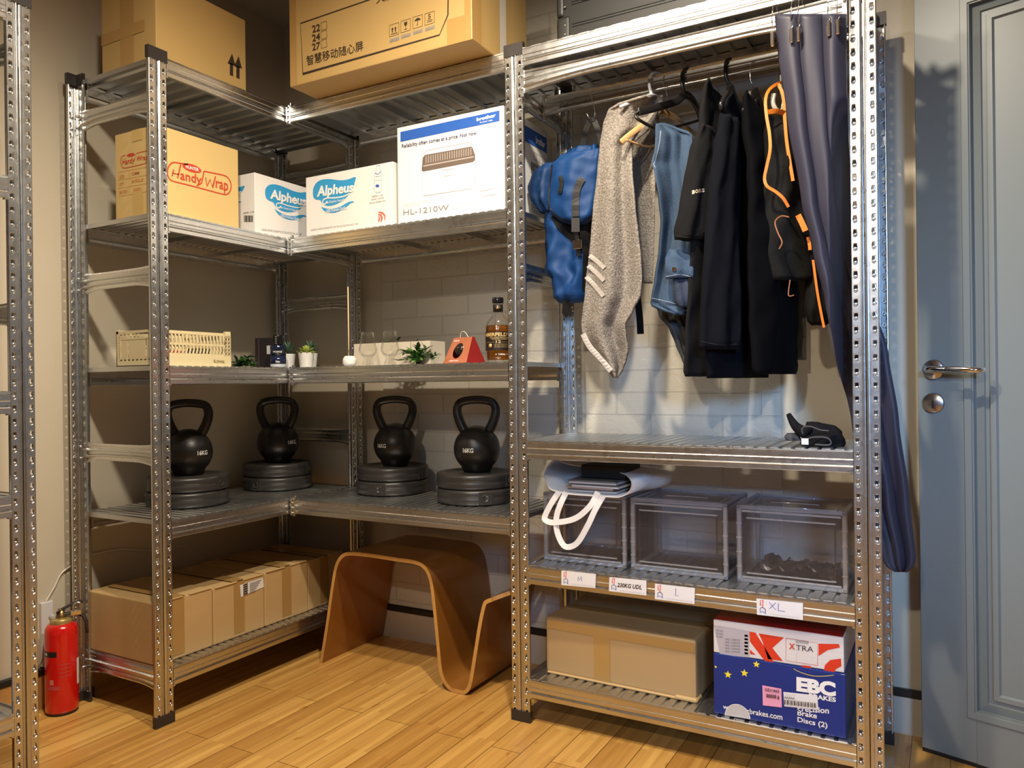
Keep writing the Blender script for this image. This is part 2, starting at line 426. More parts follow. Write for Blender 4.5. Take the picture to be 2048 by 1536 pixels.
mb.box((hu - .0035, -.0105, hz - .103), (hu + .0015, -.0088, hz - .082), mat('keyhole_dark', (.02, .02, .02), .4), .001)
mb.build('lock_escutcheon', dr)
mb = MB().box((-.0012, .012, hz - .02 + .02), (.0008, .028, hz + .022), BK).build('latch', dr)

# ------------------------------------------------------------------ galvanised shelving
D, L1, YM, LM, LR = .4101, .8703, .5158, .9179, .9412
Z5, Z4, Z3, Z2, Z1, R2, R4, R1 = 1.9845, 1.5198, 1.0623, .6009, .1609, .8305, .4628, .1282
XH = LM + LR
BLKP = mat('black_plastic', (.03, .025, .024), .42)

def post_mesh():
    mb = MB(); W2 = .0300; p = .033; n = 60
    zt = 2.0
    # rolled flange: groove in the middle, two ribs either side, folded edges
    prof = [(-.0016, .012), (-.0012, .0015), (-.0030, .0008), (-.0060, -.0016), (-.0078, -.0014), (-.0092, .0014), (-.0104, .0014), (-.0112, 0)]
    for s in (-1, 1):
        P = [(-s * x, y) for x, y in prof]
        vs = [(x, y, 0) for x, y in P] + [(x, y, zt) for x, y in P]; k = len(P)
        mb.add(vs, [(i, i + 1, i + 1 + k, i + k) for i in range(k - 1)], GALV, None, False)
        # edge returned to the back
        E = [(s * .0282, 0), (s * .0296, .0010), (s * W2, .0028), (s * W2, .010), (s * .0285, .0112), (s * .0265, .0112)]
        vs = [(x, y, 0) for x, y in E] + [(x, y, zt) for x, y in E]; k = len(E)
        mb.add(vs, [(i, i + 1, i + 1 + k, i + k) for i in range(k - 1)], GALV, None, True)
        # hole strip
        x0, x1 = .0112, .0282; xc = .0202
        for r in range(n):
            z0 = r * p + .010; z1 = z0 + p; zc = z0 + p * .5
            if r == 0: z0 = 0
            if r == n - 1: z1 = zt
            H = [(-.0030, .0085), (.0030, .0085), (.0040, .0020), (.0046, -.003), (.0034, -.0068), (0, -.0084), (-.0034, -.0068), (-.0046, -.003), (-.0040, .0020)]
            H = [(xc + a, zc + b) for a, b in H]
            O = [(x0, z1), (x1, z1), (x1, zc + .003), (x1, zc - .004), (x1, z0), (xc, z0), (x0, z0), (x0, zc - .004), (x0, zc + .003)]
            # raised lip round the hole
            Lp = [(xc + (a - xc) * 1.28, zc + (b - zc) * 1.18) for a, b in H]
            m = 9
            vs = [(s * a, 0, b) for a, b in O] + [(s * a, 0, b) for a, b in Lp] + [(s * a, .0013, b) for a, b in H] + [(s * a, .0045, b) for a, b in H]
            fs = []
            for q in range(3):
                fs += [(q * m + i, q * m + (i + 1) % m, (q + 1) * m + (i + 1) % m, (q + 1) * m + i) for i in range(m)]
            mb.add(vs, fs, GALV)
            # pressed tongue, a bright dome in the lower half of the hole
            cz = zc - .0034; rr = .0043; vs = [(s * xc, -.0016, cz)]; fs = []
            for j in range(3):
                th = (j + 1) / 3 * math.pi / 2
                for i in range(10):
                    a = 2 * math.pi * i / 10
                    vs.append((s * xc + rr * math.sin(th) * math.cos(a), .0022 - .0038 * math.cos(th), cz + rr * math.sin(th) * math.sin(a)))
            for i in range(10): fs.append((0, 1 + i, 1 + (i + 1) % 10))
            for j in range(2):
                for i in range(10):
                    a = 1 + j * 10 + i; b = 1 + j * 10 + (i + 1) % 10; fs.append((a, a + 10, b + 10, b))
            mb.add(vs, fs, GALV, None, True)
    # web with ribs, at right angles to the flange
    for s in (-1, 1):
        P = [(s * .0016, .012), (s * .0016, .018), (s * .0030, .020), (s * .0030, .023), (s * .0016, .025), (s * .0016, .036), (s * .0042, .040), (s * .0042, .044), (0, .0445)]
        vs = [(x, y, 0) for x, y in P] + [(x, y, zt) for x, y in P]; k = len(P)
        mb.add(vs, [(i, i + 1, i + 1 + k, i + k) for i in range(k - 1)], GALV)
        for r in range(0, n, 2):
            mb.sphere((s * .0018, .031, r * p + .03), .0026, GALV, 6, 4)
    return mb.build('post')
POST = post_mesh(); PM = POST.data; bpy.data.objects.remove(POST)
def tcap(z0, z1, g=.0022):
    a, b, w = .030 + g, .013, .0045
    P = [(-a, -g), (a, -g), (a, b), (w, b), (w, .0465), (-w, .0465), (-w, b), (-a, b)]
    mb = MB(); n = 8
    vs = [(x, y, z0) for x, y in P] + [(x, y, z1) for x, y in P]
    tri = tessellate_polygon([[V((x, y, 0)) for x, y in P]])
    mb.add(vs, [(i, (i + 1) % n, (i + 1) % n + n, i + n) for i in range(n)] + [t[::-1] for t in tri] + [tuple(i + n for i in t) for t in tri], BLKP)
    return mb
cm = tcap(1.968, 2.004); CAPM = cm.build('c'); CAPD = CAPM.data; bpy.data.objects.remove(CAPM)
cm = tcap(-.001, .031); FTM = cm.build('c'); FTD = FTM.data; bpy.data.objects.remove(FTM)
def add_post(parent, x, y, rz):
    o = bpy.data.objects.new('post', PM); COL.objects.link(o); o.parent = parent; o.location = (x, y, .001); o.rotation_euler = (0, 0, rz)
    for nm, d in (('end_cap', CAPD), ('foot', FTD)):
        c = bpy.data.objects.new(nm, d); COL.objects.link(c); c.parent = o; tag(c, 'black plastic ' + ('cap on the post top' if nm == 'end_cap' else 'foot on the post base'))
    return o
BEAM = [(.012, .0008), (.0015, .0012), (-.0012, .0002), (-.0016, -.0030), (.0012, -.0046), (.0012, -.0060), (-.0004, -.0070), (-.0004, -.0190), (.0006, -.0205), (-.0004, -.0220), (-.0004, -.0300), (.0040, -.0318), (.0040, -.0345), (-.0014, -.0362), (-.0022, -.0384), (-.0008, -.0400), (-.0008, -.0510), (.0010, -.0525), (.012, -.0525), (.012, -.0512), (.0025, -.0505), (.0025, -.041), (.0058, -.034), (.0025, -.028), (.0025, -.001), (.012, -.0004)]
def add_beam(parent, p0, p1, z, name='beam'):
    """front of the beam looks to the right-hand side of p0 -> p1 ... i.e. (dy,-dx)"""
    a, b = V((*p0, z)), V((*p1, z)); d = b - a; L = d.length
    M = Matrix.Rotation(math.atan2(d.y, d.x), 4, 'Z')
    mb = MB().extrude(BEAM, L, GALV)
    for e in (0, 1):        # end hooks
        x = 0 if e == 0 else L - .006
        mb.box((x, .0005, -.056), (x + .006, .012, .003), GALV)
    o = mb.build(name, parent); o.location = a; o.rotation_euler = (0, 0, math.atan2(d.y, d.x)); return o
def add_side(parent, p0, p1, ztop, name='side_beam', h0=.076, h1=.052):
    a, b = V((*p0, ztop)), V((*p1, ztop)); d = b - a; L = d.length
    R = [(0, .006), (0, 0), (.10, -.002), (.17, -.0005), (.30, 0), (.36, -.0062), (.42, -.0062), (.47, 0), (.60, 0), (.66, -.0062), (.72, -.0062), (.78, 0), (.92, -.002), (1, 0), (1, .006)]
    mb = MB()
    def fn(u, v):
        i = v * (len(R) - 1); k = min(int(round(i)), len(R) - 1); t, y = R[k]
        e = abs(2 * u - 1) ** 5 if False else max(0, (abs(2 * u - 1) - .45) / .55) ** 1.7
        h = h1 + (h0 - h1) * e; top = -.006 * (1 - e)
        return V((u * L, y * (1 if 0 < u < 1 else .4), top - t * h))
    mb.grid(fn, 20, len(R) - 1, GALV, None, False)
    for x in (-.004, L - .008):
        mb.box((x, -.004, -.078), (x + .012, .006, .003), GALV, .001)
        for zz in (-.018, -.055): mb.sphere((x + .006, -.005, zz), .0042, GALV, 8, 5)
    o = mb.build(name, parent); o.location = a; o.rotation_euler = (0, 0, math.atan2(d.y, d.x)); return o
def add_panels(parent, x0, y0, x1, y1, z, along, n=3, pitch=.0285, dep=.0042):
    """corrugated decking; along = axis the panels are laid side by side"""
    LL = (x1 - x0) if along == 'x' else (y1 - y0); wd = LL / n
    for i in range(n):
        s = .0008; xs = []
        k = max(1, round((wd - .012) / pitch)); pp = (wd - .008) / k
        s = .004
        xs.append((.0006, -.014)); xs.append((.0006, 0))
        for j in range(k):
            b = s + j * pp; xs += [(b, 0), (b + pp * .60, 0), (b + pp * .68, -dep), (b + pp * .90, -dep), (b + pp * .98, 0)]
        xs.append((wd - .0006, 0)); xs.append((wd - .0006, -.014))
        mb = MB(); vs = []; m = len(xs)
        dpt = (y1 - y0) if along == 'x' else (x1 - x0)
        for q, dz in ((0, -.009), (-.0, 0), (dpt, 0), (dpt, -.009)):
            for a, h in xs: vs.append((a, q, h + dz) if along == 'x' else (q, a, h + dz))
        fs = [(r * m + j, r * m + j + 1, (r + 1) * m + j + 1, (r + 1) * m + j) for r in range(3) for j in range(m - 1)]
        mb.add(vs, fs, GALVP)
        o = mb.build('shelf_panel', parent)
        o.location = (x0 + (i * wd if along == 'x' else 0), y0 + (i * wd if along == 'y' else 0), z + .0035)

hp = math.pi / 2
SIDEZ = (1.890, 1.369, .832)
# --- left unit along the left wall
uL = thing('shelving_unit', 'left galvanised boltless shelving unit of five levels standing along the left wall', 'shelving unit', (0, 0, 0))
add_post(uL, 0, 0, hp); add_post(uL, -D, 0, -hp); add_post(uL, -D, L1, -hp); add_post(uL, 0, L1, hp)
for z in (Z5, Z4, Z3, Z2, Z1):
    add_beam(uL, (0.0, .030), (0.0, L1 - .030), z)
    add_beam(uL, (-D, L1 - .030), (-D, .030), z)
    add_panels(uL, -D + .0035, .004, -.0035, L1 - .004, z, 'y', 3, .055 if z == Z5 else .0285, .007 if z == Z5 else .0042)
for y in (0, L1):
    for z in SIDEZ: add_side(uL, (-D + .012, y), (-.012, y), z)
    add_side(uL, (-D + .012, y), (-.012, y), Z1 + .001)
# --- middle unit across the corner
uM = thing('shelving_unit', 'middle galvanised shelving bay along the back wall, without a bottom shelf, over the plywood stool', 'shelving unit', (0, YM, 0))
def rel(o, p): return (p[0] - o.location.x, p[1] - o.location.y)
add_post(uM, LM, 0, 0); add_post(uM, LM, L1 - YM, math.pi)
for z in (Z5, Z4, Z3, Z2):
    add_beam(uM, (.012, 0), (LM - .030, 0), z)
    add_beam(uM, (LM - .030, L1 - YM), (.035, L1 - YM), z)
    add_panels(uM, .012, .0035, LM - .005, L1 - YM - .0035, z, 'x', 3, .055 if z == Z5 else .0285, .007 if z == Z5 else .0042)
    cl = MB().box((-.004, -.006, -.060), (.014, .004, .006), GALV, .0015)
    for zz in (-.048, -.030, -.012, .002): cl.box((.003, -.011, zz - .004), (.013, -.005, zz + .003), GALV, .001)
    cl.box((.012, -.008, .003), (.020, .002, .012), GALV, .001).box((.001, -.013, -.056), (.006, -.008, -.001), GALV, .001)
    c = cl.build('corner_clip', uM); c.location = (0.004, 0, z)
for z in SIDEZ: add_side(uM, (LM, .012), (LM, L1 - YM - .012), z)
# --- right unit with the clothes rails
uR = thing('shelving_unit', 'right galvanised shelving bay with clothes rails at the top, clear bins and boxes below', 'shelving unit', (LM, YM, 0))
add_post(uR, LR, 0, 0); add_post(uR, LR, L1 - YM, math.pi)
for z in (Z5, R2, R4, R1):
    add_beam(uR, (.030, 0), (LR - .030, 0), z)
    add_beam(uR, (LR - .030, L1 - YM), (.030, L1 - YM), z)
    add_panels(uR, .004, .0035, LR - .004, L1 - YM - .0035, z, 'x', 3, .05 if z == Z5 else .0285, .007 if z == Z5 else .0042)
fr = add_side(uR, (.034, -.012), (LR - .034, -.012), 1.914, 'front_rail', .068, .044)
rr = add_side(uR, (.006, .184), (LR - .012, .184), 1.905, 'clothes_rail', .060, .046)
lp = MB().box((.05, -.012, -.055), (LR - .07, .002, -.051), GALV, .001).build('rail_lip', rr)
add_side(uR, (LR, .012), (LR, L1 - YM - .012), SIDEZ[0])
# --- the neighbouring unit at the left edge of the view
uJ = thing('shelving_unit', 'galvanised shelving unit cut by the left picture edge, its far post nearest the camera', 'shelving unit', (0, -.393, 0))
add_post(uJ, 0, 0, hp); add_post(uJ, -D, 0, -hp); add_post(uJ, 0, -.85, hp); add_post(uJ, -D, -.85, -hp)
for z in (1.972, 1.527, .992, .735, .192):
    add_beam(uJ, (0, -.82), (0, -.03), z); add_beam(uJ, (-D, -.03), (-D, -.82), z)
    add_panels(uJ, -D + .0035, -.846, -.0035, -.004, z, 'y', 3)
for z in (1.89, 1.225): add_side(uJ, (-D + .012, 0), (-.012, 0), z); add_side(uJ, (-D + .012, -.85), (-.012, -.85), z)

# ------------------------------------------------------------------ cartons and printed boxes
CARD = mat('cardboard', (.52, .345, .155), .62, nz=.07, nscale=7, bump=.05, bscale=30, stretch=(1, 1, 3))
CARDW = mat('cardboard_wrapped_brown', (.44, .29, .135), .55, nz=.08, nscale=6, bump=.06, bscale=26)
CARDY = mat('cardboard_yellow', (.66, .47, .19), .6, nz=.05, nscale=6, bump=.04, bscale=40)
CARDG = mat('cardboard_golden', (.50, .33, .125), .42, nz=.08, nscale=5, bump=.05, bscale=22)
TAPE = mat('packing_tape', (.40, .235, .08), .16, nz=.06, nscale=12, bump=.08, bscale=40)
TAPEC = mat('clear_tape_sheen', (.43, .255, .085), .12, bump=.1, bscale=50)
TAPEY = mat('clear_tape_yellowed', (.60, .405, .14), .2, bump=.1, bscale=50)
SEAM = mat('cardboard_seam', (.07, .04, .018), .8)
INK = mat('black_ink', (.035, .02, .012), .6)
REDI = mat('red_ink', (.55, .055, .02), .55)
WHT = mat('white_board', (.82, .80, .78), .45, nz=.02, nscale=5)
WINK = mat('white_ink', (.85, .85, .84), .5)
BLUI = mat('logo_blue', (.035, .33, .66), .45)
NAVY = mat('brand_blue', (.025, .11, .46), .45)
GREY = mat('print_grey', (.25, .24, .24), .55)
LGREY = mat('print_light_grey', (.55, .53, .52), .55)
PAPER = mat('label_paper', (.78, .76, .77), .5)
ORI = mat('orange_ink', (.62, .20, .05), .55)

def carton(name, label, x0, y0, x1, y1, z0, h, m=CARD, rz=0., cat='box', bev=.0025, group=None, seams=True):
    cx, cy = (x0 + x1) / 2, (y0 + y1) / 2
    t = thing(name, label, cat, (cx, cy, z0), rz, group)
    a, b = (x1 - x0) / 2, (y1 - y0) / 2
    mb = MB().box((-a, -b, 0), (a, b, h), m, bev, 2)
    # flaps folded over the top: a thin slot along the long axis
    if seams:
        if a > b: mb.box((-a + .003, -.0012, h - .001), (a - .003, .0012, h + .0006), SEAM)
        else: mb.box((-.0012, -b + .003, h - .001), (.0012, b - .003, h + .0006), SEAM)
    t['dim'] = 0; del t['dim']
    return t, mb, a, b, h
def front(mb, t, a, b, off=.0006):   # face towards -y
    f = Face(mb, (0, 0, 0), (1, 0, 0), (0, 0, 1), off=off); R = Matrix.Rotation(t.rotation_euler.z, 3, 'Z')
    f.U = R @ V((1, 0, 0)); f.V = V((0, 0, 1)); f.N = f.U.cross(f.V); f.o = t.location + R @ V((-a, -b, 0)); return f
def right(mb, t, a, b, off=.0006):   # face towards +x
    f = Face(mb, (0, 0, 0), (0, 1, 0), (0, 0, 1), off=off); R = Matrix.Rotation(t.rotation_euler.z, 3, 'Z')
    f.U = R @ V((0, 1, 0)); f.V = V((0, 0, 1)); f.N = f.U.cross(f.V); f.o = t.location + R @ V((a, -b, 0)); return f
class WM(MB):
    """collects world-space decals for a thing"""
def fin(t, mb, wm, name='carton'):
    I = chain(t).inverted(); b = len(mb.v)
    mb.v += [I @ V(p) for p in wm.v]
    for f, mi, sm in zip(wm.f, wm.mi, wm.sm):
        mb.f.append(tuple(b + i for i in f)); mb.mi.append(mb._m(wm.mats[mi])); mb.sm.append(sm)
    return mb.build(name, t)
SEAT = .0045

# -- big carton on top of the left unit
t, mb, a, b, h = carton('cardboard_box', 'tall brown carton with two black up arrows on top of left unit', -.285, .012, -.022, .352, Z5 + SEAT, .245, CARDG)
w = WM(); f = right(w, t, a, b)
for ux in (463, 476):
    dy = (ux - 463) * .42
    f.quad([(ux - 3.5, 150 + dy), (ux + 3, 153 + dy), (ux + 3, 128 + dy), (ux - 3.5, 126 + dy)], INK)
    f.quad([(ux - 8, 127 + dy), (ux + 8, 132 + dy), (ux + 1, 107 + dy)], INK)
fin(t, mb, w)
W_ = 2 * a
pieces('packing_tape', t, [lambda m: front(m, t, a, b, .0012).rect(W_ * .36, .0, W_ * .60, h, TAPEC, 1), lambda m: front(m, t, a, b, .0012).rect(W_ * .0, h * .36, W_ * .8, h * .50, TAPEC, 1.3)])

# -- monitor carton on top of the middle unit, hanging over the front beam
t, mb, a, b, h = carton('monitor_box', 'long golden carton with Chinese lettering and handling icons overhanging the middle top shelf', .139, .394, .847, .735, Z5 + SEAT, .295, CARDG, .0115, bev=.004)
w = WM(); f = front(w, t, a, b)
P = f.pxs([(601, 47), (860, -42), (897, -42), (896, 30), (879, 70), (606, 148)])
f.line([P[1], P[0], P[5], P[4], P[3], P[2]], .0042, INK, False)
for i, (s_, yy) in enumerate((('22', 66), ('24', 84), ('27', 102))):
    f.tquad(s_, [(625.5, yy - 0), (640.5, yy - 4), (640.5, yy - 19), (624, yy - 14)], INK, .02)
    q = f.pxs([(643, yy - 5), (654, yy - 8.5), (653, yy - 24), (642, yy - 20)]); f.line(q, .0013, INK, True)
f.tquad('智慧移动随心屏', [(614, 132), (727, 101), (726, 81), (613, 112)], INK, .005)
f.tquad('大屏', [(753, 8), (790, -3), (789, -20), (752, -8)], INK, .005)
for i, (ux, uy, cap) in enumerate(((779, 74, '向上'), (802, 66, '易碎物品'), (826, 58, '怕雨'), (850, 51, '堆码层数'))):
    q = [(ux, uy), (ux + 19, uy - 6), (ux + 19, uy - 29), (ux, uy - 23)]
    f.line(f.pxs(q), .0011, INK, True)
    c = lambda dx, dy: (ux + dx, uy + dy - dx * .3)
    if i == 0:
        for dx in (6, 12):
            f.quad([c(dx - 1, -7), c(dx + 1, -7), c(dx + 1, -13), c(dx - 1, -13)], INK); f.quad([c(dx - 2.2, -13), c(dx + 2.2, -13), c(dx, -18)], INK)
        f.quad([c(3, -3.5), c(16, -3.5), c(16, -4.8), c(3, -4.8)], INK)
    elif i == 1:
        f.quad([c(6, -19), c(13, -19), c(12, -13), c(9.8, -11), c(8.8, -11), c(7, -13)], INK); f.quad([c(9, -5), c(9.8, -5), c(9.8, -12), c(9, -12)], INK); f.quad([c(6.5, -4), c(12.5, -4), c(12.5, -5), c(6.5, -5)], INK)
    elif i == 2:
        f.quad([c(3, -14), c(15.5, -14), c(14, -17.5), c(9.5, -19.5), c(5, -17.5)], INK); f.quad([c(9, -6), c(9.9, -6), c(9.9, -14), c(9, -14)], INK); f.quad([c(7, -5), c(9.9, -5), c(9.9, -6.2), c(7, -6.2)], INK)
    else:
        f.tquad('5', [c(6.5, -11), c(12, -11), c(12, -20), c(6.5, -20)], INK); f.quad([c(4, -7.5), c(15, -7.5), c(15, -8.5), c(4, -8.5)], INK); f.quad([c(4, -4.5), c(15, -4.5), c(15, -5.5), c(4, -5.5)], INK)
    f.quad([(ux + .5, uy + 12), (ux + 19.5, uy + 6), (ux + 19.5, uy - 1), (ux + .5, uy + 5)], GREY)
    f.tquad(cap, [(ux + 3, uy + 10), (ux + 17, uy + 5.6), (ux + 17, uy + .8), (ux + 3, uy + 5.2)], CARDG, 0, 0, 3)
fin(t, mb, w)
pieces('packing_tape', t, [lambda m: front(m, t, a, b, .0014).rect(.004, .0, .03, h, TAPEC), lambda m: front(m, t, a, b, .0014).rect(2 * a - .085, .0, 2 * a - .026, .075, TAPEC),
    lambda m: front(m, t, a, b, .0014).rect(2 * a - .024, .0, 2 * a - .003, h, TAPEC), lambda m: right(m, t, a, b, .0014).rect(.0, .0, .05, h, TAPEC), lambda m: right(m, t, a, b, .0014).rect(.16, .0, .20, h, mat('label_film', (.62, .57, .50), .2))])

# -- HANDY WRAP carton
t, mb, a, b, h = carton('cardboard_box', 'yellow carton with red cling wrap brand lettering behind the left front post', -.222, .010, -.020, .313, Z4 + SEAT, .262, CARDY)
w = WM(); f = right(w, t, a, b)
def stad(f, pts, wd, m): f.line([tuple(q) for q in spline(f.pxs(pts), 90)], wd, m)
stad(f, [(376, 329), (362, 327), (348, 325), (341, 328), (336, 336), (335, 348), (339, 358), (348, 363), (380, 371), (410, 379), (440, 387), (452, 389), (459, 384), (462, 374), (461, 365), (456, 356), (448, 351), (430, 347), (408, 342.5)], .0042, REDI)
f.line(f.pxs([(408, 342.5), (403, 366), (396.5, 370.5)]), .0042, REDI)
f.line(f.pxs([(361.5, 328.5), (355, 356.5)]), .0044, REDI); f.line(f.pxs([(347, 339), (344, 352.5)]), .0044, REDI); f.line(f.pxs([(345.5, 346.5), (358, 349)]), .0038, REDI)
f.tquad('andy', [(360, 365), (403, 374), (403, 351), (360, 340)], REDI, .015)
f.line(f.pxs([(411, 355), (414, 372), (420.5, 359), (425, 375), (431, 352.5)]), .0040, REDI)
f.tquad('rap', [(431, 382), (456, 389), (456, 367), (431, 361)], REDI, .015)
el = [(383.5 + 19 * math.cos(k * math.pi / 12), 336.5 + 8 * math.sin(k * math.pi / 12) + 5.5 * math.cos(k * math.pi / 12)) for k in range(24)]
f.poly(f.pxs(el), REDI); f.tquad('HUNTER', [(371, 336.5), (397, 343.5), (397, 337), (371, 330)], WINK, .02, 0, 3)
f = front(w, t, a, b)
stad(f, [(251, 311), (246, 312), (242, 318), (242, 326), (244, 333), (249, 336), (262, 334), (290, 327), (297, 322), (300, 312), (296, 303), (288, 303), (273, 307)], .0022, REDI)
f.tquad('Handy', [(245, 333.5), (270, 328), (270, 314), (245, 319)], REDI, .01, .1); f.tquad('Wrap', [(274, 325), (296, 321.5), (296, 309.5), (274, 312.5)], REDI, .01, .1)
f.line(f.pxs([(270, 321), (271, 307.5)]), .0018, REDI)
el = [(262 + 7.8 * math.cos(k * math.pi / 10), 310 + 3.6 * math.sin(k * math.pi / 10) - 1.3 * math.cos(k * math.pi / 10)) for k in range(20)]; f.poly(f.pxs(el), REDI)
for (p, q) in (((237, 345), (300, 333)), ((237, 361), (300, 349)), ((237, 377), (300, 366)), ((238, 393), (301, 382)), ((237, 345), (238, 393)), ((258, 341), (259.5, 390))): f.line(f.pxs([p, q]), .0008, ORI)
for s_, x, y, ww in (('SIZE', 240, 357, 9), ('QTY', 240, 372, 8), ('BATCH', 240, 388, 15), ('120MM', 263, 351, 16), ('24 ROLLS', 264, 366, 23), ('5/2021', 268, 383, 15)):
    f.tquad(s_, [(x, y), (x + ww, y - ww * .18), (x + ww, y - 6 - ww * .18), (x, y - 6)], ORI, .01)
f.rect(2 * a - .04, h - .055, 2 * a - .022, h - .012, PAPER)
fin(t, mb, w)
pieces('packing_tape', t, [lambda m: front(m, t, a, b, .0012).rect(.085, .0, .135, .075, TAPEY), lambda m: front(m, t, a, b, .0012).rect(.085, h - .035, .135, h, TAPEY)])

# -- ALPHEUS water cartons
def leaf(f, S_, sc=1.):
    """blue wave mark; S_ maps unit mark coordinates (0..1, 0..1) to the face"""
    def Q(pts): return [S_(x, y) for x, y in pts]
    up = [(0, .62), (.01, .78), (.08, .92), (.20, .995), (.36, 1.0), (.52, .965), (.66, .93), (.82, .93), (1.0, .985), (.985, .84), (.94, .66), (.86, .50), (.77, .38), (.64, .28), (.48, .225), (.33, .24), (.22, .33), (.175, .43), (.08, .46), (.02, .52)]
    f.poly([tuple(q) for q in spline(Q(up + [up[0]]), 80)][:-1], BLUI)
    dn = [(.19, .25), (.26, .12), (.36, .04), (.50, 0), (.66, .03), (.80, .12), (.87, .19), (.955, .21), (.90, .25), (.80, .23), (.66, .155), (.50, .125), (.36, .15), (.26, .20)]
    f.poly([tuple(q) for q in spline(Q(dn + [dn[0]]), 60)][:-1], BLUI)
    f.line([tuple(q) for q in spline(Q([(.34, .37), (.29, .30), (.235, .335), (.26, .43), (.36, .455), (.55, .43), (.74, .44), (.86, .50)]), 40)], .0042 * sc, WINK, False, 2)
    def T(s_, x0, y0, x1, y1, bo, sh, m=WINK):
        vs, fs = text_mesh(s_, bo, sh)
        f.mb.add([f.p(*S_(x0 + (x1 - x0) * p, y0 + (y1 - y0) * q), 3) for p, q in vs], fs, m)
    T('Alpheus', .10, .44, .955, .83, .035, .12); T('Be Good to Yourself', .33, .295, .74, .375, .01, .1); T('100% Premium Distilled', .32, .03, .80, .13, .01, .1)
def alpheus(label, x0, y0, x1, y1):
    t, mb, a, b, h = carton('water_carton', label, x0, y0, x1, y1, Z4 + SEAT, .206, WHT, group=None)
    w = WM(); return t, mb, a, b, h, w
t, mb, a, b, h, w = alpheus('white bottled water carton squeezed between the yellow carton and the corner', -.30, .384, -.022, .768)
f = right(w, t, a, b); q = [V(f.px(532, 430)), V(f.px(618, 448)), V(f.px(614, 384)), V(f.px(529, 364))]
def bil(q): return lambda x, y: tuple((q[0] * (1 - x) + q[1] * x) * (1 - y) + (q[3] * (1 - x) + q[2] * x) * y)
leaf(f, bil(q), .9); f.tquad('CANDO WATER COOLER PTE LTD TEL 6257 6257 FAX 6257 1188', [(523, 461), (602, 471), (602, 467), (523, 457)], GREY)
f = front(w, t, a, b); q = [V(f.px(400, 425)), V(f.px(487, 412)), V(f.px(489, 371)), V(f.px(400, 384))]; leaf(f, bil(q), .8)
f.tquad('500ML x 24', [(487, 428), (508, 425), (508, 422), (487, 425)], INK)
for k in range(9): x = 488 + k * 2; f.quad([(x, 444), (x + 1 + .4 * (k % 3), 444), (x + 1 + .4 * (k % 3), 431), (x, 431)], INK)
fin(t, mb, w)
t, mb, a, b, h, w = alpheus('white bottled water carton with blue logo and bottle drawing, beside the printer box', .073, .528, .457, .808)
f = front(w, t, a, b); q = [V(f.px(627, 430)), V(f.px(707, 421)), V(f.px(711, 356)), V(f.px(625, 359))]; q = [V(f.px(626, 434)), V(f.px(713, 417)), V(f.px(711, 353)), V(f.px(626, 361))]
leaf(f, bil(q), 1.); f.tquad('CANDO WATER COOLER PTE LTD TEL 6257 6257 FAX 6257 1188', [(622, 462), (716, 449), (716, 446), (622, 458.5)], GREY)
bo = [(752, 386), (749, 380), (749, 350), (752, 343), (753, 338), (753, 332), (760, 330.5), (760, 337), (762, 342), (763, 348), (763, 380), (761, 384)]
f.line(f.pxs(bo), .0008, NAVY, True); f.line(f.pxs([(750, 346), (756, 349), (762, 343)]), .0018, NAVY); f.line(f.pxs([(750, 361), (762, 360)]), .0006, NAVY)
f.tquad('Alpheus', [(751, 355), (761, 353.5), (761, 350.5), (751, 352)], NAVY); f.poly(f.pxs([(752, 374), (751, 371), (753, 369), (757, 369), (759, 372), (757, 375)]), NAVY)
f.tquad('500ML x 24', [(744, 395), (766, 391.5), (766, 388), (744, 391.5)], GREY); f.tquad('HSDNC 6 0MLPYB', [(743, 401), (768, 397), (768, 394), (743, 398)], GREY); f.tquad('Premium Distilled Water', [(740, 408), (772, 402.5), (772, 399), (740, 404.5)], GREY)
RL = mat('lion_red', (.78, .16, .12), .5)
for pts in ([(755, 424), (760, 423), (766, 424), (771, 430), (771, 437), (768, 442), (769, 434), (766, 429), (761, 427)], [(757, 427), (763, 429), (766, 434), (765, 441), (761, 446), (762, 438), (761, 433), (757, 431)], [(756, 431.5), (760, 434), (760, 440), (758, 446), (756, 440), (758, 436)]):
    f.poly(f.pxs(pts), RL)
fin(t, mb, w)

# -- printer box
t, mb, a, b, h = carton('printer_box', 'white and blue laser printer box at the right of the water carton', .474, .530, .874, .822, Z4 + SEAT, .312, WHT)
w = WM(); f = front(w, t, a, b)
f.quad([(801, 284), (999, 242), (999, 221), (801, 264)], NAVY)
f.tquad('brother', [(953.5, 243), (992, 234), (992, 226.5), (953.5, 236)], WINK, .045); f.tquad('at your side', [(960, 247.5), (985.5, 243), (985.5, 238.5), (960, 243)], WINK, .005)
f.tquad('Reliability often comes at a price. Not now.', [(804, 299), (955, 271), (955, 261.5), (804, 288.5)], mat('slogan_ink', (.05, .06, .14), .5), .014)
f.tquad('HL-1210W', [(807, 431), (898, 420), (898, 409), (807, 420)], GREY, 0)
f.tquad('Compact Monochrome Laser Printer', [(806, 411), (862, 402), (862, 399.5), (806, 408)], LGREY); f.tquad('with Wireless Capability', [(806, 415.5), (842, 410), (842, 407), (806, 412.5)], LGREY)
body = [(845, 388), (848, 392), (944, 377), (950, 372), (950, 300), (946, 290), (936, 285), (855, 301), (847, 306), (845, 318)]
f.line([tuple(q) for q in f.pxs(body)], .0009, GREY, True)
f.poly(f.pxs([(843.5, 341), (847, 343), (946, 324), (950, 320), (950, 310), (946, 297), (943, 293), (850, 310), (846, 315)]), mat('printer_lid_brown', (.16, .12, .10), .4))
LB = mat('lid_rib', (.42, .37, .33), .4)
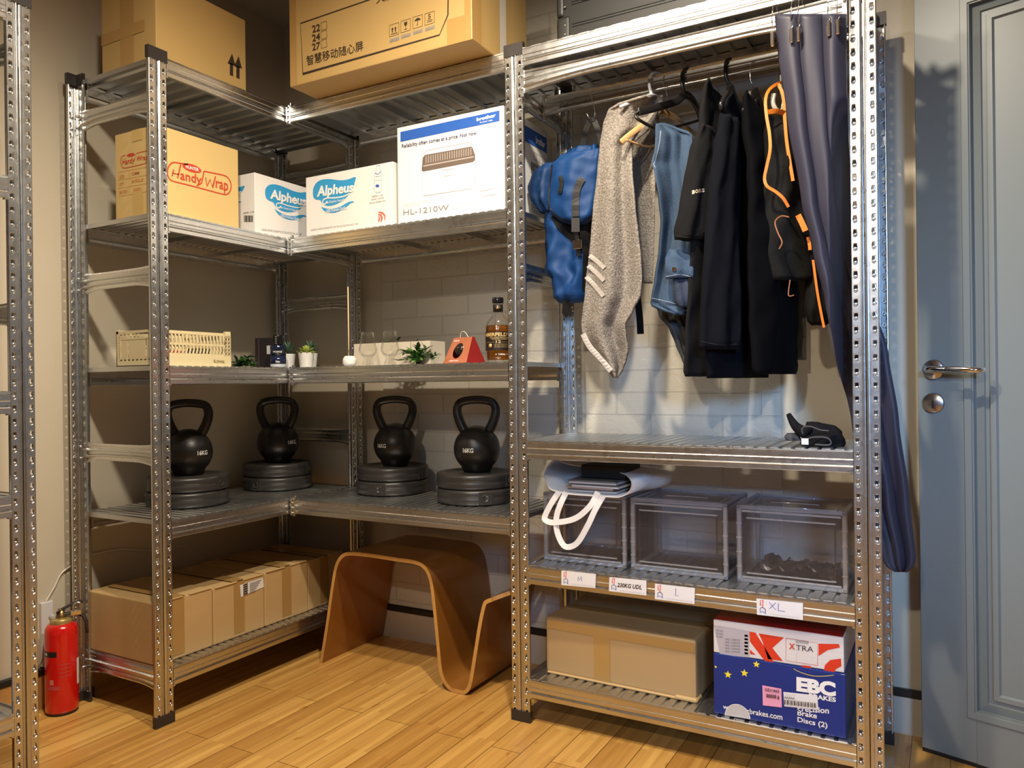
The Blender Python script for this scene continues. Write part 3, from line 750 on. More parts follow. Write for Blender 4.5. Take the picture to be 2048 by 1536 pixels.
for k in range(20):
    x = 852 + k * 4.7; f.quad([(x, 327 - (x - 852) * .185), (x + 1.6, 326.7 - (x - 852) * .185), (x + 1.6, 312 - (x - 852) * .187), (x, 312.3 - (x - 852) * .187)], LB, 2)
f.quad([(847, 334), (948, 315), (948, 312.5), (847, 331)], LB, 2)
f.tquad('brother', [(889, 354), (905, 351), (905, 347.5), (889, 350.5)], GREY, 0); f.line(f.pxs([(860, 389), (859, 340)]), .0005, GREY); f.line(f.pxs([(936, 377), (935, 327)]), .0005, GREY)
f.line(f.pxs([(884, 334), (884, 341), (909, 337), (909, 330)]), .0006, GREY)
f.line(f.pxs([(960, 383), (994, 376.5), (994, 388), (961, 394)]), .0006, GREY, True); f.tquad('WE CARE for a better print', [(970, 388), (990, 384.5), (990, 381), (970, 384.5)], LGREY)
for x, y in ((910, 416), (953, 408)):
    f.line(f.pxs([(x, y), (x + 10, y - 2), (x + 10, y - 10), (x + 5, y - 14), (x, y - 9)]), .0007, LGREY, True)
    for k in range(3): f.tquad('Ultra compact printing', [(x + 14, y - 4 - k * 3.5 + 3), (x + 34, y - 8 - k * 3.5 + 3), (x + 34, y - 10 - k * 3.5 + 3), (x + 14, y - 6 - k * 3.5 + 3)], LGREY)
f = right(w, t, a, b)
f.rect(.02, h - .072, 2 * b - .006, h - .022, NAVY); f.text('brother', 2 * b - .085, h - .060, 2 * b - .02, h - .036, WINK, .04)
for k in range(4): f.line([(2 * b - .10 + k * .022, h - .115), (2 * b - .082 + k * .022, h - .115), (2 * b - .082 + k * .022, h - .092), (2 * b - .10 + k * .022, h - .092)], .0012, GREY, True)
f.rect(2 * b - .12, h - .165, 2 * b - .018, h - .128, GREY); f.rect(2 * b - .10, h - .158, 2 * b - .05, h - .14, LGREY, 2)
for k in range(14): f.rect(2 * b - .12, h - .19 - k * .0075, 2 * b - .03 - .02 * ((k * 7) % 3), h - .187 - k * .0075, GREY)
fin(t, mb, w)

# -- cartons on the bottom shelf of the left unit
LABS = ['plain brown carton at the near end of the left bottom shelf', 'middle carton with white shipping label on left bottom shelf', 'brown carton with tape, third from the left front post', 'darkest carton at the corner end of the left bottom shelf']
ys = [.004, .212, .428, .638, .835]
for i in range(4):
    t, mb, a, b, h = carton('cardboard_box', LABS[i], -.385, ys[i] + .0015, -.046 - .004 * (i == 3), ys[i + 1] - .0015, Z1 + SEAT, .186 - .004 * (i % 2), CARD, group='cartons on the left bottom shelf', bev=.004)
    w = WM()
    # bulging top flap edges
    mb.box((a - .006, -b + .006, h - .001), (a + .0035, -b * .1, h + .003), CARD, .001).box((a - .006, b * .15, h - .001), (a + .0025, b - .006, h + .0035), CARD, .001)
    mb.box((-a + .01, -.001, h), (a, .001, h + .0008), SEAM)
    fin(t, mb, w)
    c = b * (.75, .98, .98, .9)[i]
    pieces('packing_tape', t, [lambda m: right(m, t, a, b, .0012).rect(c - .022, .012, c + .022, h, TAPE),
        lambda m: m.box((t.location.x - a * .9, t.location.y - b + c - .022, t.location.z + h + .0035), (t.location.x + a, t.location.y - b + c + .022, t.location.z + h + .0042), TAPE)])
    if i == 1:
        lb = MB(); f = right(lb, t, a, b, .002)
        f.quad([(481, 1194), (527, 1174), (525, 1155), (479, 1170)], PAPER)
        for k in range(5): f.quad([(485, 1190 - k * 4.6), (494, 1186.5 - k * 4.6), (494, 1184 - k * 4.6), (485, 1187.5 - k * 4.6)], INK, 2)
        for k in range(5): f.quad([(498, 1184.5 - k * 4), (521 - k * 0 - (4 - k) * 3, 1176 - k * 4 + (4 - k) * 1.2), (521 - (4 - k) * 3, 1174.6 - k * 4 + (4 - k) * 1.2), (498, 1183 - k * 4)], GREY, 2)
        lb.build('shipping_label', t, world=True)

# -- right unit, bottom shelf
t, mb, a, b, h = carton('cardboard_box', 'wide scuffed brown carton on the bottom shelf left of the blue box', .972, .578, 1.432, .850, R1 + SEAT, .168, CARDW, -.025, bev=.010)
w = WM(); f = front(w, t, a, b)
mb.box((-a + .004, -b - .004, -.001), (a - .004, -b + .02, .0065), CARD, .003).box((a - .06, -b - .007, .0), (a + .004, -b + .04, .012), CARD, .004)
fin(t, mb, w)
pieces('packing_tape', t, [lambda m: front(m, t, a, b, .0012).rect(.005, h - .035, 2 * a - .005, h - .008, TAPEC), lambda m: front(m, t, a, b, .0012).rect(.158, .0, .208, h - .035, TAPEC),
    lambda m: m.box((t.location.x - a + .02, t.location.y - b * .2, t.location.z + h - .0005), (t.location.x + a * .92, t.location.y + b * .2, t.location.z + h + .0008), TAPE)])
EB = mat('brake_box_blue', (.007, .028, .20), .35, nz=.05, nscale=6); YEL = mat('star_yellow', (.85, .72, .04), .5); PINK = mat('pink_label', (.82, .36, .52), .5)
t, mb, a, b, h = carton('brake_disc_box', 'deep blue box with yellow stars and white lettering on bottom shelf', 1.486, .532, 1.804, .815, R1 + SEAT, .156, EB)
w = WM(); f = front(w, t, a, b)
def star(f, cx, cy, r, m):
    c = V(f.px(cx, cy)); f.poly([(c.x + r * (1 if k % 2 == 0 else .42) * math.sin(k * math.pi / 5), c.y + r * (1 if k % 2 == 0 else .42) * math.cos(k * math.pi / 5)) for k in range(10)], m)
star(f, 1456, 1349, .0105, YEL); star(f, 1489, 1346, .0105, YEL); star(f, 1513, 1328.5, .0095, YEL); star(f, 1431.5, 1333.5, .004, YEL)
f.line([tuple(q) for q in spline(f.pxs([(1587, 1337), (1600, 1344), (1625, 1351.5), (1650, 1352), (1668, 1350)]), 20)], .0012, YEL)
f.tquad('EBC', [(1593, 1382), (1672, 1394), (1671, 1364), (1593, 1353)], WINK, .06); f.tquad('BRAKES', [(1618, 1396), (1672, 1404), (1672, 1395), (1618, 1386)], WINK, .035)
f.tquad('Precision', [(1595, 1422), (1658, 1427), (1658, 1415), (1595, 1410)], WINK, .02); f.tquad('Brake', [(1595, 1430), (1634, 1437), (1634, 1426), (1595, 1419)], WINK, .02); f.tquad('Discs (2)', [(1595, 1446), (1655, 1459), (1655, 1445), (1595, 1433)], WINK, .02)
f.tquad('www.ebcbrakes.com', [(1446, 1417), (1565, 1440), (1565, 1428), (1446, 1408)], WINK, .015)
c0 = [(1475.5 + 25 * math.cos(math.pi * k / 16), 1434 + 4 * math.cos(math.pi * k / 16) - 26 * math.sin(math.pi * k / 16)) for k in range(17)]
f.poly(f.pxs([(x, min(y, 1436 + (x - 1450) * .14)) for x, y in c0]), LGREY, 3); f.line(f.pxs(c0), .0016, WINK, False, 4)
mb.box((a - .010, -b - .001, .002), (a + .001, -b + .004, h - .0005), EB, .001)
fin(t, mb, w)
lb = MB(); f = front(lb, t, a, b, .0018)
f.quad([(1526, 1410), (1564, 1414.5), (1563, 1377), (1525, 1370)], PINK); f.tquad('GD1465', [(1530, 1381), (1559, 1385), (1559, 1379), (1530, 1375)], INK, .02)
for k in range(11): x = 1533 + k * 1.9; f.quad([(x, 1394 + k * .2), (x + .9 + .5 * (k % 2), 1394 + k * .2), (x + .9 + .5 * (k % 2), 1387 + k * .2), (x, 1387 + k * .2)], INK, 2)
f.tquad('8', [(1555, 1398), (1559, 1398.6), (1559, 1391), (1555, 1390.5)], INK, .02)
lb.build('pink_price_label', t, world=True)
lb = MB(); f = front(lb, t, a, b, .0024)
f.quad([(1569, 1412), (1637, 1419), (1635, 1390), (1567, 1383)], PAPER); f.tquad('AAAAA', [(1569, 1395.5), (1590, 1398), (1590, 1393.5), (1569, 1391)], INK, .01)
f.tquad('XB0021807', [(1570, 1389), (1592, 1391), (1592, 1388.5), (1570, 1386.5)], LGREY)
for k in range(24): x = 1569.5 + k * 2.7; ww = (1.6, .8, 2.0, .7, 1.2)[k % 5]; f.quad([(x, 1407.5 + k * .3), (x + ww, 1407.5 + k * .3), (x + ww, 1398 + k * .3), (x, 1398 + k * .3)], INK, 2)
lb.build('barcode_label', t, world=True)
XW = mat('wrapped_white', (.70, .66, .64), .16, bump=.25, bscale=35, stretch=(.3, 1, 3)); XR_ = mat('wrapped_red', (.66, .045, .02), .16, bump=.25, bscale=35, stretch=(.3, 1, 3)); XRT = mat('wrapped_dark_red', (.35, .012, .012), .2, bump=.2, bscale=25)
t, mb, a, b, h = carton('wrapped_box', 'film wrapped red and white box stacked on the deep blue box', 1.486, .536, 1.802, .810, R1 + SEAT + .1575, .086, XW, seams=False)
w = WM(); f = front(w, t, a, b); W_ = 2 * a
f.quad([(1499, 1263), (1511, 1265), (1549, 1326), (1532, 1325), (1500, 1283)], XR_); f.quad([(1517, 1266.5), (1568, 1275), (1545, 1296), (1566, 1322), (1536, 1318), (1525, 1283)], XR_)
f.quad([(1500, 1299), (1512, 1310), (1500, 1308)], XR_)
f.quad([(1637, 1287), (1678, 1288), (1680, 1295), (1655, 1300), (1637, 1312)], XR_); f.poly(f.pxs([(1647, 1343), (1650, 1330), (1660, 1320), (1682, 1317), (1683, 1332), (1672, 1338), (1668, 1346)]), XR_)
f.quad([(1603, 1334), (1622, 1337), (1622, 1332), (1603, 1330)], XR_)
f.tquad('X', [(1578, 1298), (1590, 1299), (1590, 1287), (1578, 1286)], REDI, .03); f.tquad('TRA', [(1592, 1300), (1627, 1304), (1627, 1293.5), (1592, 1289)], INK, .0)
f.line(f.pxs([(1572, 1276), (1635, 1286), (1635, 1331), (1572, 1321)]), .0008, REDI, True); f.line(f.pxs([(1592, 1279), (1594, 1325)]), .0005, GREY)
for k in range(10): f.quad([(1592 + k * 2.6, 1286 + k * .3), (1593.4 + k * 2.6, 1286 + k * .3), (1593.4 + k * 2.6, 1280 + k * .3), (1592 + k * 2.6, 1280 + k * .3)], GREY)
f.quad([(1440, 1309), (1499, 1315), (1499, 1262), (1427, 1250)], mat('side_label_grey', (.45, .42, .46), .2))
for k in range(8): f.tquad('VFD 1218 KG', [(1432 if k < 3 else 1450, 1262 + k * 6), (1446 if k < 3 else 1480, 1264 + k * 6), (1446 if k < 3 else 1480, 1260.5 + k * 6), (1432 if k < 3 else 1450, 1258.5 + k * 6)], INK, 0)
for k in range(6): f.quad([(1489, 1273 + k * 7), (1496, 1274 + k * 7), (1496, 1270 + k * 7), (1489, 1269 + k * 7)], INK)
w.box((t.location.x - a + .002, t.location.y - b + .002, t.location.z + h), (t.location.x + a - .002, t.location.y + b - .002, t.location.z + h + .0012), XRT)
fin(t, mb, w)

# ------------------------------------------------------------------ kettlebells on weight plates
IRON = mat('black_enamel', (.012, .011, .011), .38, bump=.12, bscale=160)
VINYL = mat('vinyl_plate', (.028, .025, .024), .36, nz=.1, nscale=30)
def plate(label, x, y, z, rz, grp='vinyl weight plates on the kettlebell shelf'):
    t = thing('weight_plate', label, 'weight plate', (x, y, z), rz, grp)
    R = .131
    mb = MB().lathe([(.0135, .006), (.0135, .002), (.055, .002), (.060, .0055), (.095, .0055), (.105, 0), (R - .010, 0), (R - .003, .002), (R, .007), (R, .0225), (R - .0012, .0245), (R - .0012, .0265), (R, .0285), (R, .042), (R - .003, .0475), (R - .010, .0495), (.105, .0495), (.095, .044), (.060, .044), (.055, .0475), (.0135, .0475), (.0135, .006)], VINYL, seg=64)
    M = Matrix.Rotation(-.3, 4, 'Z')
    mb.lathe([(.0105, 0), (.0125, .0008), (.0125, .002), (.0100, .002), (.0095, .001), (0, .001)], VINYL, seg=20, M=M @ Matrix.Translation((0, -R - .0002, .0245)) @ Matrix.Rotation(math.pi / 2, 4, 'X'))
    mb.box((-.022, -R - .0006, .004), (.022, -R + .004, .045), VINYL, .001, 1, M)
    mb.build('plate', t); return t
KP = [(-.222, .263, .20, 'in front of the left post'), (-.262, .700, .35, 'in the corner'), (.236, .790, 0, 'over the stool'), (.628, .738, .0, 'near the middle front post')]
WH = mat('weight_number_paint', (.75, .75, .73), .5)
NM = {'KB': .70}
for i, (x, y, rz, where) in enumerate(KP):
    zb = Z2 + SEAT
    plate('lower charcoal weight plate of the stack ' + where, x + .004 * (i % 2), y - .003, zb, rz - .4 + i * .5)
    plate('upper charcoal weight plate of the stack ' + where, x, y, zb + .0498, rz + 1.9)
    t = thing('kettlebell', 'black 16 kilogram kettlebell on the plate stack ' + where, 'kettlebell', (x + (0, .005, .012, .008)[i], y, zb + .0995), (.70, .60, .50, .35)[i], 'kettlebells on weight plates')
    r = .0785; cz = .0760
    mb = MB(); prof = [(0, 0), (.046, 0)]
    for k in range(1, 19):
        th = -math.asin(.94) + 0; ang = -math.pi / 2 + .62 + k / 18 * (math.pi - .62); prof.append((max(r * math.cos(ang), 0), cz + r * math.sin(ang)))
    prof[-1] = (0, cz + r)
    mb.lathe(prof, IRON, seg=48)
    def kt(u, v, ang0=(-.66, -.62, -.60, -.60)[i], el0=.05):
        s = .021; an = ang0 + (u - .5) * 2 * s * 14.5 / 14.5 * 1.0 / r * .9; el = el0 + (v - .5) * .0150 / r
        return V((r * 1.004 * math.sin(an) * math.cos(el), -r * 1.004 * math.cos(an) * math.cos(el), cz + r * 1.004 * math.sin(el)))
    vs, fs = text_mesh('16KG', .02); A = (.82, .95, -.51, -.18)[i]; E = (.0, .04, .0, .0)[i]
    mb.add([kt(u, v, A, E) for u, v in vs], fs, WH)
    mb.build('bell', t)
    hb = MB()
    pts = spline([(-.036, 0, cz + .050), (-.055, 0, cz + .085), (-.066, 0, cz + .120), (-.064, 0, cz + .145), (-.048, 0, cz + .160), (0, 0, cz + .166), (.048, 0, cz + .160), (.064, 0, cz + .145), (.066, 0, cz + .120), (.055, 0, cz + .085), (.036, 0, cz + .050)], 44)
    hb.tube(pts, [.0175 - .0035 * math.sin(math.pi * k / 44) for k in range(45)], IRON, 16)
    hb.build('handle', t)

# ------------------------------------------------------------------ bent plywood stool
PLY = mat('walnut_veneer', (.29, .112, .018), .30, nz=.16, nscale=3, stretch=(2, 14, 3), coat=.35)
PLE = mat('plywood_edge', (.58, .31, .09), .4, nz=.2, nscale=40, stretch=(1, 1, 1))
t = thing('plywood_stool', 'bent plywood stool with magazine slot standing under the middle bay', 'stool', (.35, .60, 0))
pp = [(639, 1326), (652, 1245), (664, 1160), (672, 1125), (686, 1107), (706, 1104), (745, 1108), (790, 1115), (830, 1121), (851, 1133), (864, 1160), (871, 1210), (878, 1280), (883, 1332), (888, 1354), (898, 1371), (911, 1380), (924, 1382), (934, 1374), (940, 1350), (948, 1300), (957, 1245), (965, 1209), (971, 1200), (981, 1196)]
prof = [at(u, v, 'y', .60) for u, v in pp]
sp = spline([(p.x, 0, p.z) for p in prof], 110)
for k_, q in enumerate(sp): q.z = max(q.z, .0136 if k_ > 40 else .002)
d_ = .34; mb = MB(); th = .0125
n = len(sp); vs = []; nor = []
for i, q in enumerate(sp):
    a = sp[max(i - 1, 0)]; b = sp[min(i + 1, n - 1)]; tt = (b - a).normalized(); nor.append(V((tt.z, 0, -tt.x)))
inn = [q + nn * th for q, nn in zip(sp, nor)]
o_ = t.location
for y in (.60, .60 + d_):
    for lst in (sp, inn):
        vs += [(q.x - o_.x, y - o_.y, q.z) for q in lst]
F1 = []; F2 = []
for i in range(n - 1):
    F1 += [(i, i + 1, 2 * n + i + 1, 2 * n + i), (n + i, 3 * n + i, 3 * n + i + 1, n + i + 1)]
    F2 += [(i, n + i, n + i + 1, i + 1), (2 * n + i, 2 * n + i + 1, 3 * n + i + 1, 3 * n + i)]
F2 += [(0, 2 * n, 3 * n, n), (n - 1, 2 * n - 1, 4 * n - 1, 3 * n - 1)]
# the slot panel rises further back to a handle edge
mb.add(vs, F1, PLY, None, True); mb.add(vs, F2, PLE)
mb.build('bent_shell', t)
E2 = sp[-1]; tt = (sp[-1] - sp[-4]).normalized()
mb = MB(); x0 = E2.x - o_.x; z0 = E2.z; nn = V((tt.z, 0, -tt.x)); rise = .055
# handle panel: raised back part with an oval grip hole
pts = []; N_ = 24
out = [(.012, 0), (.030, rise * .55), (.060, rise), (d_ - .020, rise), (d_ - .003, rise * .8), (d_, rise * .5), (d_, 0)]
out = [tuple(q)[:2] for q in spline([(a, b, 0) for a, b in out], N_)]
hole = [(d_ * .55 + .062 * math.cos(2 * math.pi * k / 20), rise * .42 + .0125 * math.sin(2 * math.pi * k / 20)) for k in range(20)]
tri = tessellate_polygon([[V((a, b, 0)) for a, b in out], [V((a, b, 0)) for a, b in hole]])
al = out + hole
def sp3(a, b, k): q = V((x0, a, z0)) + tt * b + nn * (th * k); return q
vs = [sp3(a, b, 0) for a, b in al] + [sp3(a, b, 1) for a, b in al]; m_ = len(al); lo = len(out)
mb.add(vs, [f_ for f_ in tri] + [tuple(i + m_ for i in f_)[::-1] for f_ in tri], PLY)
mb.add(vs, [(i, i + 1, i + 1 + m_, i + m_) for i in range(lo - 1)] + [(lo + i, lo + (i + 1) % 20, lo + (i + 1) % 20 + m_, lo + i + m_) for i in range(20)], PLE)
mb.build('grip_panel', t)

# ------------------------------------------------------------------ fire extinguisher
t = thing('fire_extinguisher', 'small red fire extinguisher on the floor beside the left unit', 'fire extinguisher', (-.375, -.085, 0), 1.0)
RED = mat('extinguisher_red', (.62, .008, .006), .22, coat=.6); GOLD = mat('brass_collar', (.55, .42, .16), .35, .6)
mb = MB().lathe([(.040, .004), (.0455, .010), (.0465, .018), (.0465, .244), (.0445, .262), (.037, .274), (.022, .279)], RED, seg=48)
mb.lathe([(.040, 0), (.044, .002), (.044, .010), (.040, .012)], mat('rubber_base', (.03, .01, .01), .6), seg=40)
f = Face(MB(), (0, 0, 0), (1, 0, 0), (0, 0, 1))
def cyl(mb, a0, a1, z0, z1, m, r=.0468, n=10):
    vs = []; 
    for k in range(n + 1):
        a = a0 + (a1 - a0) * k / n; vs += [(r * math.sin(a), -r * math.cos(a), z0), (r * math.sin(a), -r * math.cos(a), z1)]
    mb.add(vs, [(2 * k, 2 * k + 2, 2 * k + 3, 2 * k + 1) for k in range(n)], m, None, True)
cyl(mb, -1.5, -.25, .182, .199, BK); cyl(mb, -1.3, -.9, .186, .195, LGREY, .0470)
PR = mat('label_pink_print', (.62, .20, .20), .4)
cyl(mb, -.72, -.46, .098, .114, PR, .0470); cyl(mb, -1.2, -1.0, .098, .114, PR, .0470); cyl(mb, -1.0, -.1, .082, .094, mat('label_dim_red', (.52, .06, .07), .4), .0470)
for k in range(4): cyl(mb, -.1, .6 - .1 * (k % 2), .120 + k * .012, .123 + k * .012, mat('label_dim_red', (.5, .06, .07), .4), .0470)
cyl(mb, 1.05, 1.35, .085, .165, PAPER, .0472)
mb.build('cylinder', t)
MB().lathe([(.031, .274), (.032, .276), (.031, .288), (.029, .290), (.018, .291)], GOLD, seg=36).build('collar', t)
mb = MB().lathe([(.014, .284), (.014, .300), (.010, .304), (.010, .318)], mat('valve_brass', (.35, .22, .09), .35, .9), seg=16); mb.build('valve', t)
mb = MB().tube([(-.012, 0, .306), (.0, 0, .315), (.03, 0, .330), (.058, 0, .334)], .006, BLKP, 8, flat=(.0035, .011, (0, 0, 1)))
mb.tube([(-.012, 0, .300), (.01, 0, .300), (.035, 0, .302), (.060, -.004, .290), (.068, -.006, .270), (.070, -.006, .235)], .005, BLKP, 8, flat=(.0045, .009, (0, 0, 1)))
mb.sphere((-.024, -.004, .296), .010, mat('gauge_grey', (.4, .4, .38), .4), 12, 8, (1, .6, 1)); mb.build('trigger_lever', t)
mb = MB().tube([(.045 + .014 * math.cos(a), -.012, .322 + .012 * math.sin(a)) for a in [k * math.pi / 9 for k in range(18)]], .0022, CHROME, 6, True).box((.026, -.018, .296), (.056, -.006, .312), CHROME, .002)
mb.build('safety_pin', t)

# ------------------------------------------------------------------ cable and trunking on the left wall
CBL = mat('cream_cable', (.70, .66, .58), .4)
t = tag(MB().box((XL, -.105, .13), (XL + .014, -.068, .330), mat('white_plastic', (.68, .66, .66), .35), .0015).build('cable_trunking'), 'short white cable trunking on the left wall behind the extinguisher', 'cable trunking')
t = tag(MB().tube(spline([(XL + .006, -.088, .329), (XL + .006, -.060, .37), (XL + .006, -.035, .41), (XL + .007, .015, .433), (XL + .008, .05, .447), (XL + .008, .16, .447), (XL + .008, .28, .42), (XL + .008, .42, .41)], 40), .0028, CBL, 8).build('wall_cable'), 'thin cream cable rising from the trunking along left wall', 'cable')
t = tag(MB().tube(spline([at(76, 1336, 'x', XL + .02), at(95, 1306, 'x', XL + .02), at(104, 1301, 'x', XL + .012), at(140, 1296, 'x', XL + .012)], 14), .0012, BLKP, 6).build('wall_wire'), 'very thin dark wire below the trunking on left wall', 'wire')

# ------------------------------------------------------------------ display shelf
ZS = Z3 + SEAT
CRM = mat('cream_plastic', (.70, .60, .36), .42)
t = thing('folding_crate', 'cream plastic folding crate with slotted sides on the display shelf', 'crate', (-.135, .150, ZS))
hx, hy, hh, tk = .105, .132, .114, .003
def slat_wall(mb, M, w, slots, lean=.006):
    """wall in local x (0..w), z (0..hh), thickness along y"""
    B = lambda x0, x1, z0, z1, y0=0, y1=tk: mb.box((x0, y0, z0), (x1, y1, z1), CRM, 0, 1, M)
    B(0, w, 0, .034, -.001, tk); B(0, w, .098, .108); B(0, .016, .034, .098); B(w - .026, w, .034, .098) if False else None
    x0, x1 = .016, w - .030
    B(.014, x1 + .004, .064, .071); B(.014, x1 + .004, .034, .039)
    n = slots
    for k in range(n + 1):
        xa = x0 + (x1 - x0) * k / n - .0028
        for z0, z1, ln in ((.038, .065, lean), (.070, .099, -lean)):
            vs = []
            for z, dx in ((z0, ln if ln < 0 else 0), ((z0 + z1) / 2, abs(ln) * .6), (z1, 0 if ln < 0 else 0)):
                sh = dx if ln > 0 else -dx * 0 + abs(ln) * (1 - (z - z0) / (z1 - z0)) * .8
                vs += [(xa + sh, 0, z), (xa + .0056 + sh, 0, z), (xa + .0056 + sh, tk, z), (xa + sh, tk, z)]
            fs = []
            for r in range(2):
                for i in range(4): fs.append((r * 4 + i, r * 4 + (i + 1) % 4, r * 4 + 4 + (i + 1) % 4, r * 4 + 4 + i))
            mb.add(vs, fs, CRM, M)
    # lattice corner
    for k in range(3): B(w - .026 + k * .0115, w - .0225 + k * .0115, .034, .108)
    for k in range(7): B(w - .026, w, .034 + k * .0118, .0365 + k * .0118)
Mr = Matrix.Translation((hx, -hy, 0)) @ Matrix.Rotation(math.pi / 2, 4, 'Z')
mb = MB(); slat_wall(mb, Mr, 2 * hy, 17); mb.build('side_wall', t)
Ml = Matrix.Translation((-hx + tk, -hy, 0)) @ Matrix.Rotation(math.pi / 2, 4, 'Z'); mb = MB(); slat_wall(mb, Ml, 2 * hy, 17); mb.build('side_wall', t)
for y in (-hy, hy - tk):
    mb = MB()
    for (x0, x1, z0, z1) in ((-hx, hx, 0, .016), (-hx, hx, .102, .110), (-hx, -hx + .022, .016, .102), (hx - .022, hx, .016, .102), (-hx + .022, hx - .022, .082, .088), (-hx + .022, -.05, .088, .102), (.05, hx - .022, .088, .102)):
        mb.box((x0, y, z0), (x1, y + tk, z1), CRM, .0005)
    for k in range(3):
        x0 = (-hx + .022, -.045, .042)[k]; x1 = (-.050, .036, hx - .022)[k]; mb.box((x0, y + .001, .016), (x1, y + tk - .0003, .083), CRM)
    for k in range(9):
        x = -hx + .02 + k * .0195; mb.box((x, y - .0004, .0185), (x + .009, y, .0215), SEAM); mb.box((x, y - .0004, .0975), (x + .009, y, .0995), SEAM)
    for k in range(8): mb.box((-hx + .0165, y - .0004, .026 + k * .009), (-hx + .0175, y, .031 + k * .009), SEAM)
    mb.build('end_wall', t)
mb = MB().box((-hx, -hy, 0), (hx, hy, .003), CRM)
for sx in (-1, 1):
    for sy in (-1, 1): mb.box((sx * hx - .012 * (sx > 0) - .0005, sy * hy - .02 * (sy > 0), .100), (sx * hx + .012 * (sx < 0) + .0005, sy * hy + .02 * (sy < 0), hh), CRM, .001)
mb.build('base', t)
w = MB(); f = Face(w, t.location + V((hx + .0012, -hy, 0)), (0, 1, 0), (0, 0, 1)); f.tquad('SLOWER', [(427, 725), (449, 726.5), (449, 721.5), (427, 719)], mat('engraved_gold', (.22, .16, .06), .5), .01)
w.build('embossed_name', t, world=True)
cr = [('red_pouch', 'small red pouch inside the cream crate', (-.08, .10), (.05, .05, .045), mat('pouch_red', (.55, .04, .03), .6), 'pouch'),
      ('black_pouch', 'black pouch inside the cream crate, beside the red pouch', (-.085, .20), (.05, .06, .055), mat('pouch_black', (.015, .015, .017), .7), 'pouch'),
      ('first_aid_strip', 'white and red paper strip near the front of the cream crate', (-.185, .055), (.06, .03, .05), mat('strip_white', (.7, .55, .5), .6), 'paper')]
for nm, lab, (x, y), (a, b, c), m, ct in cr:
    o = tag(MB().box((-a / 2, -b / 2, 0), (a / 2, b / 2, c), m, .008, 3, None, True).build(nm), lab, ct); o.location = (x, y, ZS + .0032)

LEAF = mat('leaf_green', (.085, .21, .035), .42, nz=.45, nscale=18); LEAFD = mat('leaf_dark', (.018, .055, .018), .45, nz=.4, nscale=18); SUCC = mat('succulent_yellow_green', (.30, .36, .07), .42, nz=.25, nscale=30)
AGV = mat('succulent_blue_green', (.05, .12, .075), .45, nz=.3, nscale=30); STEM = mat('stem_green', (.06, .12, .03), .5)
def leafm(mb, base, d, ln, wd, m, up=None, bend=.25, th=.0):
    d = V(d).normalized(); up = V(up or (0, 0, 1)); sd = d.cross(up)
    if sd.length < .1: sd = V((1, 0, 0))
    sd.normalize(); nn = sd.cross(d); vs = []; n = 6
    for k in range(n + 1):
        t = k / n; ww = wd * (math.sin(math.pi * min(t * .92 + .06, 1)) ** .8); c = V(base) + d * ln * t - nn * (bend * ln * t * t)
        vs += [c - sd * ww / 2 + nn * ww * .18, c - nn * th, c + sd * ww / 2 + nn * ww * .18]
    fs = [(k * 3 + j, k * 3 + j + 1, k * 3 + j + 4, k * 3 + j + 3) for k in range(n) for j in range(2)]
    mb.add(vs, fs, m, None, True)
def sprig(name, label, x, y, z, w, h, n, seed, m1, m2, side=1.):
    R = random.Random(seed); t = thing(name, label, 'plant', (x, y, z)); mb = MB(); sb = MB()
    for i in range(n):
        a = R.uniform(0, 2 * math.pi); e = R.uniform(.05, 1.0); rr = w * R.uniform(.35, 1)
        tip = V((rr * math.cos(a), rr * .55 * math.sin(a), h * e * (1.15 - rr / w * .45)))
        p = spline([(0, 0, .004), (tip.x * .4, tip.y * .4, tip.z * .75 + .006), tuple(tip)], 7)
        sb.tube(p, .0008, STEM, 4)
        for k in range(2, 8):
            for s in (-1, 1):
                if R.random() < .6:
                    d = V((R.uniform(-1, 1), R.uniform(-1, .6), R.uniform(-.15, .8))) + (p[k] - p[k - 1]).normalized() * .9
                    b = p[k]; 
                    L_ = R.uniform(.018, .030); 
                    if b.z + d.normalized().z * L_ < .003: d.z = abs(d.z)
                    leafm(mb, b, d, L_, L_ * R.uniform(.34, .5), m1 if R.random() < .6 else m2)
    mb.build('foliage', t); sb.build('stem', t); return t
sprig('leafy_plant', 'fresh green leafy sprig lying between the glasses and the copper box', .503, .588, ZS, .088, .058, 22, 3, LEAF, LEAFD)
sprig('leafy_plant', 'dark green leafy sprig between the crate and the black perfume box', -.075, .385, ZS, .050, .034, 22, 5, LEAFD, LEAF)
sprig('leafy_plant', 'dark leafy plant behind the long cream box', .245, .800, ZS, .085, .118, 22, 9, LEAFD, LEAFD)
sprig('leafy_plant', 'green leaves showing between the perfume bottle and white pots', -.045, .665, ZS, .035, .075, 16, 12, LEAFD, LEAF)
POT = mat('white_ceramic', (.80, .79, .76), .38)
